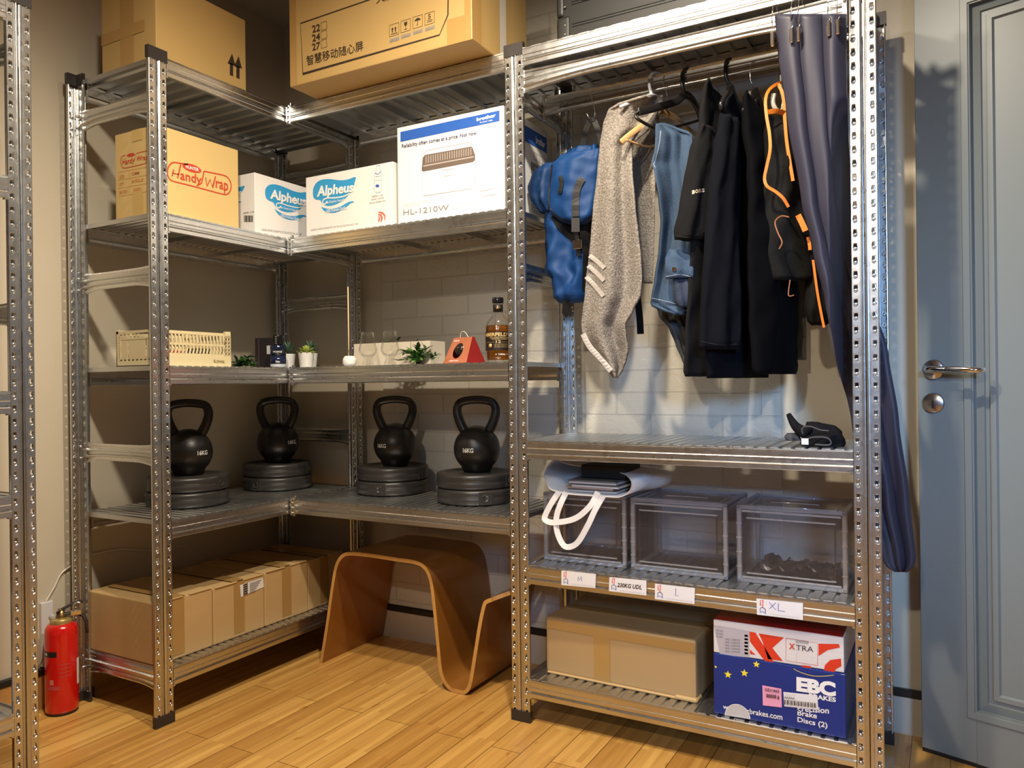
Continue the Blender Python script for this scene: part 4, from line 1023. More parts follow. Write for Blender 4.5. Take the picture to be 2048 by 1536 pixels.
def pot(label, x, y, kind, s=1.):
    t = thing('potted_succulent', label, 'potted plant', (x, y, ZS), 0, 'white pots with artificial succulents')
    MB().lathe([(.0215 * s, 0), (.0228 * s, .002), (.0275 * s, .050 * s), (.0283 * s, .052 * s), (.0260 * s, .052 * s), (.0250 * s, .044 * s), (0, .044 * s)], POT, seg=36).build('pot', t)
    mb = MB(); R = random.Random(hash(kind) % 7 if False else 4)
    if kind == 'echeveria':
        for ring, (n, el, ln, r0) in enumerate(((9, .25, .026, .012), (8, .65, .023, .009), (7, 1.0, .019, .006), (5, 1.3, .015, .002))):
            for k in range(n):
                a = 2 * math.pi * (k + ring * .5) / n; d = (math.cos(a) * math.cos(el), math.sin(a) * math.cos(el), math.sin(el))
                leafm(mb, (r0 * math.cos(a), r0 * math.sin(a), .046 * s + ring * .006), d, ln, .016, SUCC, None, -.25, .003)
    else:
        for k in range(20):
            a = 2.4 * k; el = .35 + .95 * (k / 20); d = (math.cos(a) * math.cos(el), math.sin(a) * math.cos(el), math.sin(el))
            leafm(mb, (0, 0, .046 * s + .001 * k), d, .040, .0065, AGV, None, .0, .001)
    mb.build('succulent', t); return t
pot('white pot with yellow-green rosette succulent, foremost at the shelf corner', .022, .572, 'echeveria')
pot('white pot with spiky blue-green succulent, right behind the rosette pot', -.004, .618, 'agave')
pot('white pot with spiky succulent, half hidden behind the perfume bottle', -.088, .592, 'agave', .98)
# perfume
t = thing('perfume_bottle', 'dark blue glass perfume bottle with black cap beside white pots', 'perfume bottle', (-.050, .508, ZS), .75)
PBM = mat('perfume_navy', (.006, .012, .035), .08, coat=1.); PBL = mat('perfume_blue_band', (.008, .018, .06), .1, coat=1.)  # the bottle has a bluer band low down
MB().lathe([(.026, 0), (.0275, .003), (.0275, .012)], mat('perfume_base_glass', (.45, .48, .52), .08), seg=40).lathe([(.0275, .012), (.0275, .040)], PBL, seg=40).lathe([(.0275, .040), (.0275, .075), (.024, .079), (.012, .080)], PBM, seg=40).build('bottle', t)
c_ = MB().lathe([(.0155, .080), (.0165, .082), (.0165, .113), (.015, .116), (0, .116)], mat('gloss_black', (.008, .008, .009), .12), seg=28); c_.build('cap', t)
w = MB()
def curved(mb, s_, r, a0, a1, z0, z1, m, bold=0.):
    vs, fs = text_mesh(s_, bold); mb.add([(r * math.sin(a0 + (a1 - a0) * u), -r * math.cos(a0 + (a1 - a0) * u), z0 + (z1 - z0) * v) for u, v in vs], fs, m)
curved(w, 'SAUVAGE', .0279, -.62, .55, .0525, .0585, WINK, .01); curved(w, 'Dior', .0279, -.25, .25, .017, .024, WINK, .01)
for k in range(5): cyl(w, -.55, -.2, .084 + k * .0062, .0852 + k * .0062, LGREY, .01655, 4)
w.build('lettering', t)
t = thing('perfume_box', 'black perfume box with small silver label behind the perfume bottle', 'box', (-.165, .572, ZS), .42)
mb = MB().box((-.042, -.026, 0), (.042, .026, .112), mat('matte_black_card', (.014, .011, .012), .35), .002); mb.build('carton', t)
MB().box((.004, -.0272, .052), (.019, -.026, .083), mat('silver_label', (.42, .42, .42), .35)).box((-.030, -.0268, .0), (-.024, -.026, .11), mat('painted_sheen', (.05, .02, .03), .3)).build('silver_label', t)  # the tall narrow strip is a sheen painted in colour
# reed diffuser
t = thing('reed_diffuser', 'white ceramic diffuser with one tall reed beside the glasses', 'diffuser', (.225, .572, ZS))
mb = MB().lathe([(.012, 0), (.019, .002), (.0235, .010), (.0238, .020), (.0225, .026), (.016, .035), (.006, .0355), (.005, .030)], POT, seg=36).build('bottle', t)
MB().tube([(-.004, 0, .03), (-.003, 0, .1), (-.0035, 0, .275)], .0022, mat('reed_wood', (.75, .55, .30), .6), 6).build('reed', t)
MB().tube(spline([(.006, -.002, .034), (.004, -.003, .045), (-.001, -.004, .050), (.001, -.004, .056), (.006, -.004, .052), (.010, -.003, .060), (.010, -.003, .085)], 20), .0005, mat('thin_wire', (.10, .09, .08), .3, 1), 5).build('wire_tag', t)
# long cream box
t = thing('gift_box', 'long cream cardboard box lying behind the whisky glasses', 'box', (.355, .680, ZS), .0)
MB().box((-.165, -.045, 0), (.165, .045, .080), mat('cream_card', (.60, .53, .43), .5), .001).box((.085, -.0456, .0005), (.0862, -.045, .0795), SEAM).build('carton', t)
# whisky glasses
def wglass(label, x, y):
    t = thing('whisky_glass', label, 'whisky glass', (x, y, ZS), 0, 'tulip whisky glasses')
    P = [(0, 0), (.0185, 0), (.0200, .002), (.0200, .008), (.0165, .014), (.0140, .020), (.0150, .026), (.024, .034), (.0310, .046), (.0318, .056), (.028, .072), (.0238, .092), (.0222, .113), (.0214, .1135), (.0228, .092), (.0268, .072), (.0304, .056), (.0296, .047), (.022, .036), (.010, .030), (0, .029)]
    MB().lathe(P, GLASS, seg=48).build('bowl', t)
    return t
wglass('clear tulip whisky glass next to the reed diffuser', .306, .572); wglass('clear tulip whisky glass next to the green sprig', .399, .575)
# copper ornament box
COP = mat('copper_foil_card', (.60, .20, .10), .28, .55, nz=.12, nscale=60); CRED = mat('dark_red_card', (.24, .015, .015), .4)
t = thing('chocolate_box', 'copper red wedge gift box with round window beside whisky bottle', 'gift box', (.688, .585, ZS), -.30)
a0, a1, d0, d1, hz_ = .058, .046, .040, .004, .082
mb = MB(); R_ = .0235; cz_ = .038; N_ = 32
def fp(x, z): return (x, -d0 + (d0 - d1) * z / hz_ - .0, z)
outl = [(-a0, 0), (a0, 0), (a1, hz_), (-a1, hz_)]; cc = [(-.002 + R_ * math.cos(2 * math.pi * k / N_), cz_ + R_ * math.sin(2 * math.pi * k / N_)) for k in range(N_)]
tri = tessellate_polygon([[V((x, z, 0)) for x, z in outl], [V((x, z, 0)) for x, z in cc]])
mb.add([fp(x, z) for x, z in outl + cc], tri, COP)
mb.add([(-a0, -d0, 0), (a0, -d0, 0), (a0, d0, 0), (-a0, d0, 0), (-a1, -d1, hz_), (a1, -d1, hz_), (a1, d1, hz_), (-a1, d1, hz_)], [(1, 2, 6, 5), (0, 4, 7, 3)], CRED)
mb.add([(-a0, d0, 0), (a0, d0, 0), (a1, d1, hz_), (-a1, d1, hz_), (-a1, -d1, hz_), (a1, -d1, hz_), (-a0, -d0, 0), (a0, -d0, 0)], [(0, 1, 2, 3), (4, 5, 2, 3), (6, 7, 1, 0)], COP)
vs, fs = text_mesh('PIERRE', .01); mb.add([(lambda p: (p[0], p[1] - .0006, p[2]))(fp(-.040 + .028 * u, .070 + .004 * v)) for u, v in vs], fs, WINK)
vs, fs = text_mesh('ORBE NOIR', .01); mb.add([(lambda p: (p[0], p[1] - .0006, p[2]))(fp(-.030 + .046 * u, .005 + .0045 * v)) for u, v in vs], fs, WINK)
mb.build('carton', t)
MB().sphere((-.002, -.004, cz_ + .002), .0255, mat('ornament_dark_gloss', (.035, .025, .02), .12, .4), 24, 14).build('bauble', t)
MB().tube(spline([(-.018, 0, hz_ - .002), (-.014, -.001, hz_ + .014), (.0, -.001, hz_ + .019), (.014, -.001, hz_ + .010), (.022, 0, hz_ - .002)], 18), .0011, mat('cream_cord', (.72, .66, .52), .7), 6).build('cord_handle', t)
# whisky bottle
AMB = clear_mat('amber_whisky', (.90, .52, .10), .05, .03, .0, .3)
t = thing('whisky_bottle', 'clear whisky bottle of amber spirit, black cap, behind middle front post', 'bottle', (.806, .600, ZS), .56)
mb = MB().lathe([(0, .0), (.034, 0), (.0395, .004), (.0395, .014), (.0375, .018), (.0375, .030), (.0395, .060), (.0405, .100), (.0400, .118), (.034, .132), (.024, .142), (.0165, .150), (.0148, .156), (.0148, .184), (.0160, .186), (.0160, .192), (.013, .193)], GLASS, seg=48); mb.build('bottle', t)
mb = MB().lathe([(0, .008), (.0345, .008), (.0360, .018), (.0375, .060), (.0385, .100), (.0380, .1145), (0, .1145)], AMB, seg=48); mb.build('whisky', t)
MB().lathe([(.0172, .1845), (.0178, .186), (.0178, .200), (.0165, .202), (0, .202)], mat('gloss_black', (.01, .01, .01), .2), seg=32).build('cap', t)
DB = mat('label_black_brown', (.014, .009, .006), .45); GLD = mat('label_gold', (.72, .50, .20), .38, .3)
w = MB()
vs = []; n = 28
for k in range(n + 1):
    a = -1.5 + 3.0 * k / n; vs += [(.0402 * math.sin(a), -.0402 * math.cos(a), .036), (.0411 * math.sin(a), -.0411 * math.cos(a), .094)]
w.add(vs, [(2 * k, 2 * k + 2, 2 * k + 3, 2 * k + 1) for k in range(n)], DB, None, True)
curved(w, 'ABERFELDY', .0415, -1.32, .98, .0795, .0905, GLD, .035); curved(w, 'HIGHLAND SINGLE MALT', .0413, -.72, .95, .0735, .0775, GLD, .005); curved(w, 'SCOTCH WHISKY', .0413, -.55, .75, .0685, .0725, GLD, .005)
curved(w, '12', .0413, -.22, .16, .0585, .0670, GLD, .02); 
for k in range(4): curved(w, 'AGED TWELVE YEARS IN OAK CASKS', .0413, -.35, .85, .0445 + k * .0033, .0463 + k * .0033, GLD)
cyl(w, .20, .80, .061, .0615, GLD, .0413); cyl(w, -1.1, -.32, .061, .0615, GLD, .0413)
w.lathe([(.0062, 0), (.0062, .0002), (0, .0002)], GLD, seg=18, M=Matrix.Translation((-.0262, -.0318, .051)) @ Matrix.Rotation(-.69, 4, 'Z') @ Matrix.Rotation(math.pi / 2, 4, 'X'))
w.build('label', t)
w = MB(); 
w.lathe([(.0156, .158), (.0156, .180)], DB, seg=28); curved(w, 'A', .0160, -.35, .05, .166, .174, GLD, .02); curved(w, 'JD', .0160, .1, .45, .168, .171, GLD)
w.build('neck_label', t)
curved_w = MB(); curved(curved_w, '< 1896 >', .0398, -.30, .75, .0215, .0262, WINK, .01); curved_w.build('embossed_year', t)

# ------------------------------------------------------------------ shelf edge labels
STK = [('M', (1123, 1141), (1192, 1148), (1191, 1176), (1123, 1170), 'white shelf label reading M below the first clear bin'),
       ('230KG UDL', (1219, 1154), (1293, 1161), (1293, 1191), (1218, 1182), 'white shelf label with black marker writing 230KG UDL'),
       ('L', (1310, 1167), (1390, 1176), (1389, 1208), (1310, 1198), 'white shelf label reading L below the middle clear bin'),
       ('XL', (1513, 1197), (1606, 1206), (1606, 1240), (1514, 1229), 'white shelf label reading XL at the right of the shelf edge')]
LG1 = mat('rack_logo_red', (.72, .08, .05), .5); LG2 = mat('rack_logo_blue', (.02, .10, .40), .5); PEN = mat('blue_pen', (.02, .04, .38), .5)
for s_, tl, tr, br_, bl, lab in STK:
    mb = MB(); f = Face(mb, (0, YM - .0026, 0), (1, 0, 0), (0, 0, 1), off=.0003)
    A, B, C_, D_ = [V(f.px(*q)) for q in (bl, br_, tr, tl)]
    def L_(x, y): q = (A * (1 - x) + B * x) * (1 - y) + (D_ * (1 - x) + C_ * x) * y; return (q.x, q.y)
    vs = [f.p(*q, 1) for q in (A, B, C_, D_)] + [f.p(*q, 3) for q in (A, B, C_, D_)]
    mb.add(vs, [(4, 5, 6, 7), (0, 1, 5, 4), (1, 2, 6, 5), (2, 3, 7, 6), (3, 0, 4, 7), (3, 2, 1, 0)], PAPER)
    f.line([L_(.09, .90), L_(.14, .95), L_(.14, .66), L_(.085, .60), L_(.085, .90)], .0016, LG1, False, 4); f.line([L_(.14, .66), L_(.13, .50), L_(.19, .38)], .0018, LG1, False, 4)
    f.line([L_(.075, .42), L_(.075, .14), L_(.13, .24), L_(.19, .12), L_(.19, .40), L_(.13, .50), L_(.075, .42)], .0016, LG2, False, 4)
    f.line([L_(.30, .15), L_(.95, .12)], .0004, GREY, False, 4)
    vs, fs = text_mesh('SBL STORAGE INDUSTRIES PTE LTD - www.rack.sg', 0); mb.add([f.p(*L_(.22 + .72 * u, .055 + .05 * v), 4) for u, v in vs], fs, LGREY)
    if s_ == 'M': f.line([L_(.49, .38), L_(.50, .70), L_(.54, .48), L_(.59, .72), L_(.60, .40)], .0014, PEN, False, 4)
    elif s_ == 'L': f.line([L_(.53, .85), L_(.53, .38), L_(.60, .40)], .0014, PEN, False, 4)
    elif s_ == 'XL':
        f.line([L_(.28, .85), L_(.42, .42)], .0014, PEN, False, 4); f.line([L_(.42, .85), L_(.28, .45)], .0014, PEN, False, 4); f.line([L_(.48, .85), L_(.47, .40), L_(.62, .38)], .0014, PEN, False, 4)
    else:
        vs, fs = text_mesh('230KG UDL', .03, .2); mb.add([f.p(*L_(.22 + .66 * u, .36 + .30 * v), 4) for u, v in vs], fs, INK)
    tag(mb.build('shelf_label'), lab, 'label')

# ------------------------------------------------------------------ clear bins
def bin_(label, x0, x1, y0=.598, y1=.842, h=.203):
    z = R4 + SEAT; t = thing('clear_bin', label, 'storage bin', ((x0 + x1) / 2, (y0 + y1) / 2, z), 0, 'clear stackable bins')
    a, b = (x1 - x0) / 2, (y1 - y0) / 2; p = .0025
    mb = MB()
    for (A, B) in (((-a, -b, .002), (-a + p, b, h - .004)), ((a - p, -b, .002), (a, b, h - .004)), ((-a, b - p, .002), (a, b, h - .004)), ((-a, -b, .002), (a, b, .005)), ((-a, -b, h - .006), (a, b, h - .003))):
        mb.box(A, B, PLAST)
    mb.build('shell', t)
    # heavy moulded edges
    mb = MB(); e = .006
    for sx in (-1, 1):
        for sy in (-1, 1):
            mb.box((sx * (a - e), sy * (b - e), 0) if sx * 1 > 0 and sy > 0 else (min(sx * a, sx * (a - 2 * e)), min(sy * b, sy * (b - 2 * e)), 0), (max(sx * a, sx * (a - 2 * e)), max(sy * b, sy * (b - 2 * e)), h), PLASTE, .002)
        for z_ in (0, h - .010):
            mb.box((sx * a - (2 * e if sx > 0 else 0), -b, z_), (sx * a + (0 if sx > 0 else 2 * e), b, z_ + .010), PLASTE, .0015)
    for sy in (-1, 1):
        for z_ in (0, h - .010): mb.box((-a, sy * b - (2 * e if sy > 0 else 0), z_), (a, sy * b + (0 if sy > 0 else 2 * e), z_ + .010), PLASTE, .0015)
    for k in range(4):
        for sx in (-1, 1): mb.box((sx * (a - .006) - .007, -b - .0008, .04 + k * .038), (sx * (a - .006) + .007, -b + .003, .0425 + k * .038), PLASTE)
    mb.build('frame', t)
    # drop-down front door
    mb = MB().box((-a + .014, -b - .001, .012), (a - .014, -b + .0015, h - .012), PLAST)
    for z_ in (.024, h - .034): mb.box((-a + .026, -b - .004, z_), (a - .026, -b + .001, z_ + .0035), PLASTE, .001)
    for sx in (-1, 1): mb.box((sx * (a - .028) - .0015, -b - .0030, .024), (sx * (a - .028) + .0015, -b + .001, h - .031), PLAST)
    for z_ in (.012, h - .017): mb.box((-a + .014, -b - .003, z_), (a - .014, -b + .001, z_ + .005), PLASTE, .001)
    mb.build('door', t)
    tp = MB()
    for s in (-1, 1): tp.tube([(-a + .03, s * (b - .03), h - .003), (a - .03, s * (b - .03), h - .003)], .0014, PLASTE, 6); tp.tube([(s * (a - .03), -b + .03, h - .003), (s * (a - .03), b - .03, h - .003)], .0014, PLASTE, 6)
    tp.tube([(x, -.03 + .02 * math.cos(x / a * 2), h - .003) for x in [a * (-.5 + k / 12) for k in range(12)]], .0012, PLASTE, 6)
    tp.build('lid_ridge', t)
    return t
bin_('clear plastic bin below the white tote bag', .958, 1.222); bin_('clear plastic bin in the middle of the three', 1.236, 1.510); bin_('clear plastic bin with crumpled film, beside the right post', 1.534, 1.806)
o = MB()
CF = clear_mat('crumpled_film', (.55, .53, .52), .14, .12, .02, .4)
R = random.Random(2)
def crum(u, v):
    x = (u - .5) * .20; y = (v - .5) * .14
    return V((x, y, .010 + .030 * max(0, noise.noise(V((x * 22, y * 22, 3)))) + .022 * noise.noise(V((x * 50, y * 50, 1))) + .012))
o.grid(crum, 26, 20, CF, None, False)
c = tag(o.build('plastic_film'), 'crumpled clear plastic film lying inside the right clear bin', 'plastic film'); c.location = (1.672, .70, R4 + .0115)

# ------------------------------------------------------------------ helpers for soft things
from mathutils.bvhtree import BVHTree
def stick(mb_src, polys_px, m, out, off=.0015, side=None):
    """lay flat pieces given in picture outline onto the surface of mb_src"""
    bvh = BVHTree.FromPolygons([tuple(v) for v in mb_src.v], mb_src.f)
    for pl in polys_px:
        pts = []; 
        for u, v in pl:
            d = (FWD + RGT * ((u - 1024) / FPX) - UPV * ((v - 768) / FPX)).normalized()
            h = bvh.ray_cast(CAM, d)
            pts.append((h[0] if h[0] else None, d))
        good = [((p - CAM).length) for p, d in pts if p is not None]
        if not good: continue
        dm = sum(good) / len(good)
        P = [(p - d * off) if p is not None else CAM + d * (dm - off) for p, d in pts]
        tri = tessellate_polygon([[V((a, b, 0)) for a, b in pl]])
        out.add(P, tri, m)
def fillpoly(pl, c=3.):
    """cells of c picture units that cover the polygon"""
    x0 = min(p[0] for p in pl); x1 = max(p[0] for p in pl); y0 = min(p[1] for p in pl); y1 = max(p[1] for p in pl); out = []
    y = y0
    while y < y1:
        ym = y + c / 2; xs = []
        for (a, b), (d, e) in zip(pl, pl[1:] + pl[:1]):
            if (b > ym) != (e > ym): xs.append(a + (ym - b) / (e - b) * (d - a))
        xs.sort()
        for l, r in zip(xs[::2], xs[1::2]):
            n = max(1, int(round((r - l) / c)))
            for k in range(n): out.append([(l + (r - l) * k / n, y), (l + (r - l) * (k + 1) / n, y), (l + (r - l) * (k + 1) / n, y + c), (l + (r - l) * k / n, y + c)])
        y += c
    return out
def band(pts, w):
    """picture polyline -> list of small quads of width w"""
    P = [V(p) for p in pts]; out = []
    A = []; B = []
    for i in range(len(P)):
        a = P[max(i - 1, 0)]; b = P[min(i + 1, len(P) - 1)]; t = (b - a).normalized(); n = V((-t.y, t.x)) * w / 2; A.append(P[i] + n); B.append(P[i] - n)
    for i in range(len(P) - 1): out.append([tuple(A[i]), tuple(A[i + 1]), tuple(B[i + 1]), tuple(B[i])])
    return out
def dens(pts, n): return [tuple(q)[:2] for q in spline([(a, b, 0) for a, b in pts], n)]
def stick_text(mb_src, s_, q, m, out, bold=0., off=.002):
    vs, fs = text_mesh(s_, bold); bvh = BVHTree.FromPolygons([tuple(v) for v in mb_src.v], mb_src.f); P = []
    q = [V(z) for z in q]
    for x, y in vs:
        w = (q[0] * (1 - x) + q[1] * x) * (1 - y) + (q[3] * (1 - x) + q[2] * x) * y
        d = (FWD + RGT * ((w.x - 1024) / FPX) - UPV * ((w.y - 768) / FPX)).normalized(); h = bvh.ray_cast(CAM, d)
        P.append((h[0] - d * off) if h[0] else CAM + d * 2.3)
    out.add(P, fs, m)
def loft(mb, rows, yL, yR, th, m, n=40, nv=40, fold=.006, ff=5, seed=0., cap=True, e=1.):
    """soft flattened body: rows (v, uL, uR[, thickness factor]) seen edges; yL, yR depth of the two edges"""
    v0, v1 = rows[0][0], rows[-1][0]; rings = []
    rows = [r if len(r) > 3 else (*r, 1.) for r in rows]
    for j in range(nv + 1):
        v = v0 + (v1 - v0) * j / nv; uL, uR, k = sval(rows, v)
        a = at(uL, v, 'y', yL); b = at(uR, v, 'y', yR); c = (a + b) / 2; hw = (b - a) / 2; hw.z = 0
        pn = V((-hw.y, hw.x, 0)).normalized() if hw.length > 1e-6 else V((0, -1, 0))
        if pn.dot(V((CAM.x - c.x, CAM.y - c.y, 0))) < 0: pn = -pn
        ring = []
        for i in range(n):
            an = 2 * math.pi * i / n; ca, sa = math.cos(an), math.sin(an)
            x = math.copysign(abs(ca) ** e, ca); s = math.copysign(abs(sa) ** .8, sa)
            fd = fold * (math.sin(ff * x * 2 + seed + j * .05) + .7 * math.sin(ff * 1.7 * x + seed * 2.3 - j * .11)) * (.35 + .65 * j / nv)
            nz_ = noise.noise(V((x * 2.5 + seed, j * .18, seed))) * fold
            ring.append(c + hw * x + pn * (th * k * s + (fd + nz_) * (1 if s > 0 else .6)) + V((0, 0, .004 * nz_ / max(fold, 1e-6) * .3)))
        rings.append(ring)
    vs = [p for r in rings for p in r]; fs = []
    for j in range(nv):
        for i in range(n):
            a = j * n + i; b = j * n + (i + 1) % n; fs.append((a, b, b + n, a + n))
    if cap: fs.append(tuple(range(n))[::-1]); fs.append(tuple(range(nv * n, nv * n + n)))
    mb.add(vs, fs, m, None, True); return mb
def sheet(mb, rows, depth, m, nu=40, nv=50, fold=.0, ff=3, seed=0., v01=None):
    v0, v1 = rows[0][0], rows[-1][0]
    def fn(s, t):
        v = v0 + (v1 - v0) * t; uL, uR = sval(rows, v)[:2]; y = depth(s, t) if callable(depth) else depth
        u = uL + (uR - uL) * s
        y += fold * (math.sin(ff * 2 * math.pi * s + seed + t * 1.3) + .5 * math.sin(ff * 3.7 * math.pi * s + 1.3 * seed - t * 2) + .6 * noise.noise(V((s * 4, t * 6, seed))))
        return at(u, v, 'y', y)
    mb.grid(fn, nu, nv, m); return mb
def strap(mb, pts, y, w, m, n=30, th=.0009, up=None):
    """webbing along picture points, y = depth or list"""
    ys = y if isinstance(y, (list, tuple)) else [y] * len(pts)
    P = spline([tuple(at(u, v, 'y', yy)) for (u, v), yy in zip(pts, ys)], n)
    vs = []
    for i, p in enumerate(P):
        t = (P[min(i + 1, n)] - P[max(i - 1, 0)]).normalized(); s = (V(up).cross(t) if up else t.cross((CAM - p).normalized())).normalized(); nn = s.cross(t)
        vs += [p - s * w / 2 - nn * th, p + s * w / 2 - nn * th, p + s * w / 2 + nn * th, p - s * w / 2 + nn * th]
    fs = [(0, 1, 2, 3), (4 * n + 3, 4 * n + 2, 4 * n + 1, 4 * n)]
    for i in range(n):
        for k in range(4): fs.append((4 * i + k, 4 * i + (k + 1) % 4, 4 * i + 4 + (k + 1) % 4, 4 * i + 4 + k))
    mb.add(vs, fs, m, None, False); return mb
def ptube(mb, pts, y, r, m, seg=8, n=24):
    ys = y if isinstance(y, (list, tuple)) else [y] * len(pts)
    mb.tube(spline([tuple(at(u, v, 'y', yy)) for (u, v), yy in zip(pts, ys)], n), r, m, seg); return mb

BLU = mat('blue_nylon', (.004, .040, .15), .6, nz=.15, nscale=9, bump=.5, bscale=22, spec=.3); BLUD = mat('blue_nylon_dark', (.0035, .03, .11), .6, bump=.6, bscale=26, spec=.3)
BLK = mat('black_fabric', (.008, .0075, .008), .9, bump=.1, bscale=300, spec=.15); WEB = mat('black_webbing', (.013, .011, .010), .6, bump=.2, bscale=400)
YR = YM + .184   # depth of the clothes rail
# ------------------------------------------------------------------ blue backpack
t = thing('backpack', 'blue nylon backpack with black straps hanging beside the grey towel', 'backpack', at(1145, 605, 'y', .66))
bd = MB(); loft(bd, [(296, 1140, 1196, .5), (330, 1100, 1198, .9), (430, 1092, 1192), (540, 1090, 1186), (556, 1104, 1184), (592, 1108, 1180), (604, 1118, 1176, .7)], .70, .69, .052, BLU, 64, 70, .012, 3, 1.)
bd.build('body', t, world=True)
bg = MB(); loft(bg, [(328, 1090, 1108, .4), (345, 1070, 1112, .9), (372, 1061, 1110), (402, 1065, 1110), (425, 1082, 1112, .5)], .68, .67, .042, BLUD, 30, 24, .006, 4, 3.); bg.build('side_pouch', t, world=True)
ld = MB(); loft(ld, [(305, 1120, 1200, .5), (325, 1103, 1200, .9), (360, 1098, 1197), (420, 1100, 1190), (438, 1118, 1186), (450, 1146, 1172, .5)], .64, .64, .034, BLU, 48, 40, .006, 2.4, 7.); ld.build('lid', t, world=True)
pn = MB()
stick(bd, fillpoly([(1100, 432), (1150, 446), (1192, 430), (1188, 578), (1164, 580), (1166, 506), (1140, 480), (1114, 456)]), BLK, pn, .004)
pn.build('front_panel', t, world=True)
def sticks(name, t, src, lst, m, off=.003):
    for pl in lst:
        s_ = MB(); stick(src, pl, m, s_, off); s_.build(name, t, world=True)
s = MB(); stick(ld, band(dens([(1104, 330), (1100, 360), (1098, 400), (1103, 423), (1120, 436), (1142, 445), (1165, 446), (1188, 428)], 26), 3), WEB, s, .003); s.build('lid_piping', t, world=True)
s = MB(); stick(ld, band(dens([(1120, 352), (1123, 366), (1119, 386)], 6), 8), WEB, s, .006); s.build('zip_pull', t, world=True)
s = MB(); stick(ld, band(dens([(1165, 356), (1155, 375), (1151, 400), (1151, 440)], 12), 14), WEB, s, .005); s.build('lid_strap', t, world=True)
s = MB(); strap(s, [(1151, 436), (1151, 450), (1151, 464)], .604, .024, WEB, 6); s.build('buckle', t, world=True)
s = MB(); strap(s, [(1152, 462), (1156, 490), (1158, 512)], [.607, .625, .635], .012, WEB, 6); s.box(at(1148, 495, 'y', .622) - V((0.004, .004, .006)), at(1160, 480, 'y', .622) + V((.004, .004, .002)), CHROME, .002); s.build('buckle_strap', t, world=True)
s = MB(); strap(s, [(1164, 305), (1169, 268), (1178, 245), (1185, 237), (1191, 247), (1199, 270), (1206, 302)], YR - .01, .016, WEB, 22); s.build('haul_loop', t, world=True)
s = MB(); strap(s, [(1132, 600), (1131, 615), (1130, 628)], .66, .020, BLK, 6); s.build('strap', t, world=True)
s = MB(); strap(s, [(1277, 555), (1275, 570), (1273, 580), (1279, 630), (1281, 668)], .70, .020, BLK, 12); s.build('strap', t, world=True)
h = MB(); ptube(h, [(1173, 226), (1178, 236), (1187, 237), (1190, 228), (1187, 208), (1181, 188), (1186, 181)], [YR - .02, YR - .02, YR - .02, YR - .02, YR - .014, YR - .010, YR], .0013, CHROME)
tag(h.build('s_hook'), 'thin metal hook holding the blue backpack on the rail', 'hook')

# ------------------------------------------------------------------ hangers
WPL = mat('white_plastic_hook', (.62, .62, .66), .35); BPL = mat('black_hanger_plastic', (.014, .012, .012), .3); BEE = mat('beech_wood', (.66, .40, .17), .4, nz=.12, nscale=4, stretch=(2, 12, 12))
t = thing('clothes_hanger', 'white plastic clothes hanger under the grey towel', 'hanger', at(1315, 200, 'y', YR))
h = MB(); ptube(h, [(1303, 190), (1299, 172), (1300, 155), (1308, 146), (1320, 149), (1328, 158)], [YR - .05, YR - .04, YR - .02, YR, YR + .02, YR + .025], .0046, WPL, 10); h.build('hook', t, world=True)
h = MB(); ptube(h, [(1240, 214), (1275, 200), (1303, 190), (1325, 200), (1340, 216)], [.56, .60, .65, .74, .82], .005, WPL, 10); h.build('arm', t, world=True)
t = thing('clothes_hanger', 'beech wooden hanger with metal hook between towel and jeans', 'hanger', at(1328, 215, 'y', YR))
h = MB(); P = spline([tuple(at(1243, 284, 'y', .55)), tuple(at(1262, 268, 'y', .58)), tuple(at(1300, 240, 'y', .64)), tuple(at(1322, 224, 'y', YR)), tuple(at(1350, 236, 'y', .76)), tuple(at(1384, 266, 'y', .86))], 34)
h.tube(P, .009, BEE, 12, flat=(.0085, .005, (0, 0, 1))); h.build('shoulder_bar', t, world=True)
h = MB(); ptube(h, [(1252, 280), (1310, 293), (1380, 262)], [.56, .68, .86], .0032, BEE, 8); h.build('trouser_bar', t, world=True)
h = MB(); ptube(h, [(1334, 215), (1334, 190), (1329, 172), (1326, 158), (1330, 150), (1336, 149)], [YR, YR - .01, YR - .012, YR - .012, YR, YR + .01], .0012, CHROME, 6); h.build('hook', t, world=True)
t = thing('clothes_hanger', 'black plastic hanger carrying the jeans', 'hanger', at(1370, 215, 'y', YR))
h = MB(); ptube(h, [(1371, 197), (1366, 178), (1364, 160), (1366, 144), (1374, 137), (1383, 140)], [YR, YR - .014, YR - .014, YR - .014, YR, YR + .014], .0052, BPL, 10); h.build('hook', t, world=True)
h = MB(); P = spline([tuple(at(1276, 224, 'y', .55)), tuple(at(1310, 216, 'y', .60)), tuple(at(1352, 203, 'y', .67)), tuple(at(1371, 190, 'y', YR)), tuple(at(1390, 207, 'y', .75)), tuple(at(1402, 240, 'y', .84))], 30)
h.tube(P, .01, BPL, 12, flat=(.011, .0055, (0, 0, 1)))
ptube(h, [(1278, 222), (1271, 231), (1280, 241), (1318, 258), (1360, 252), (1400, 240)], [.55, .55, .555, .62, .72, .84], .0045, BPL, 10, 30); h.build('arm', t, world=True)
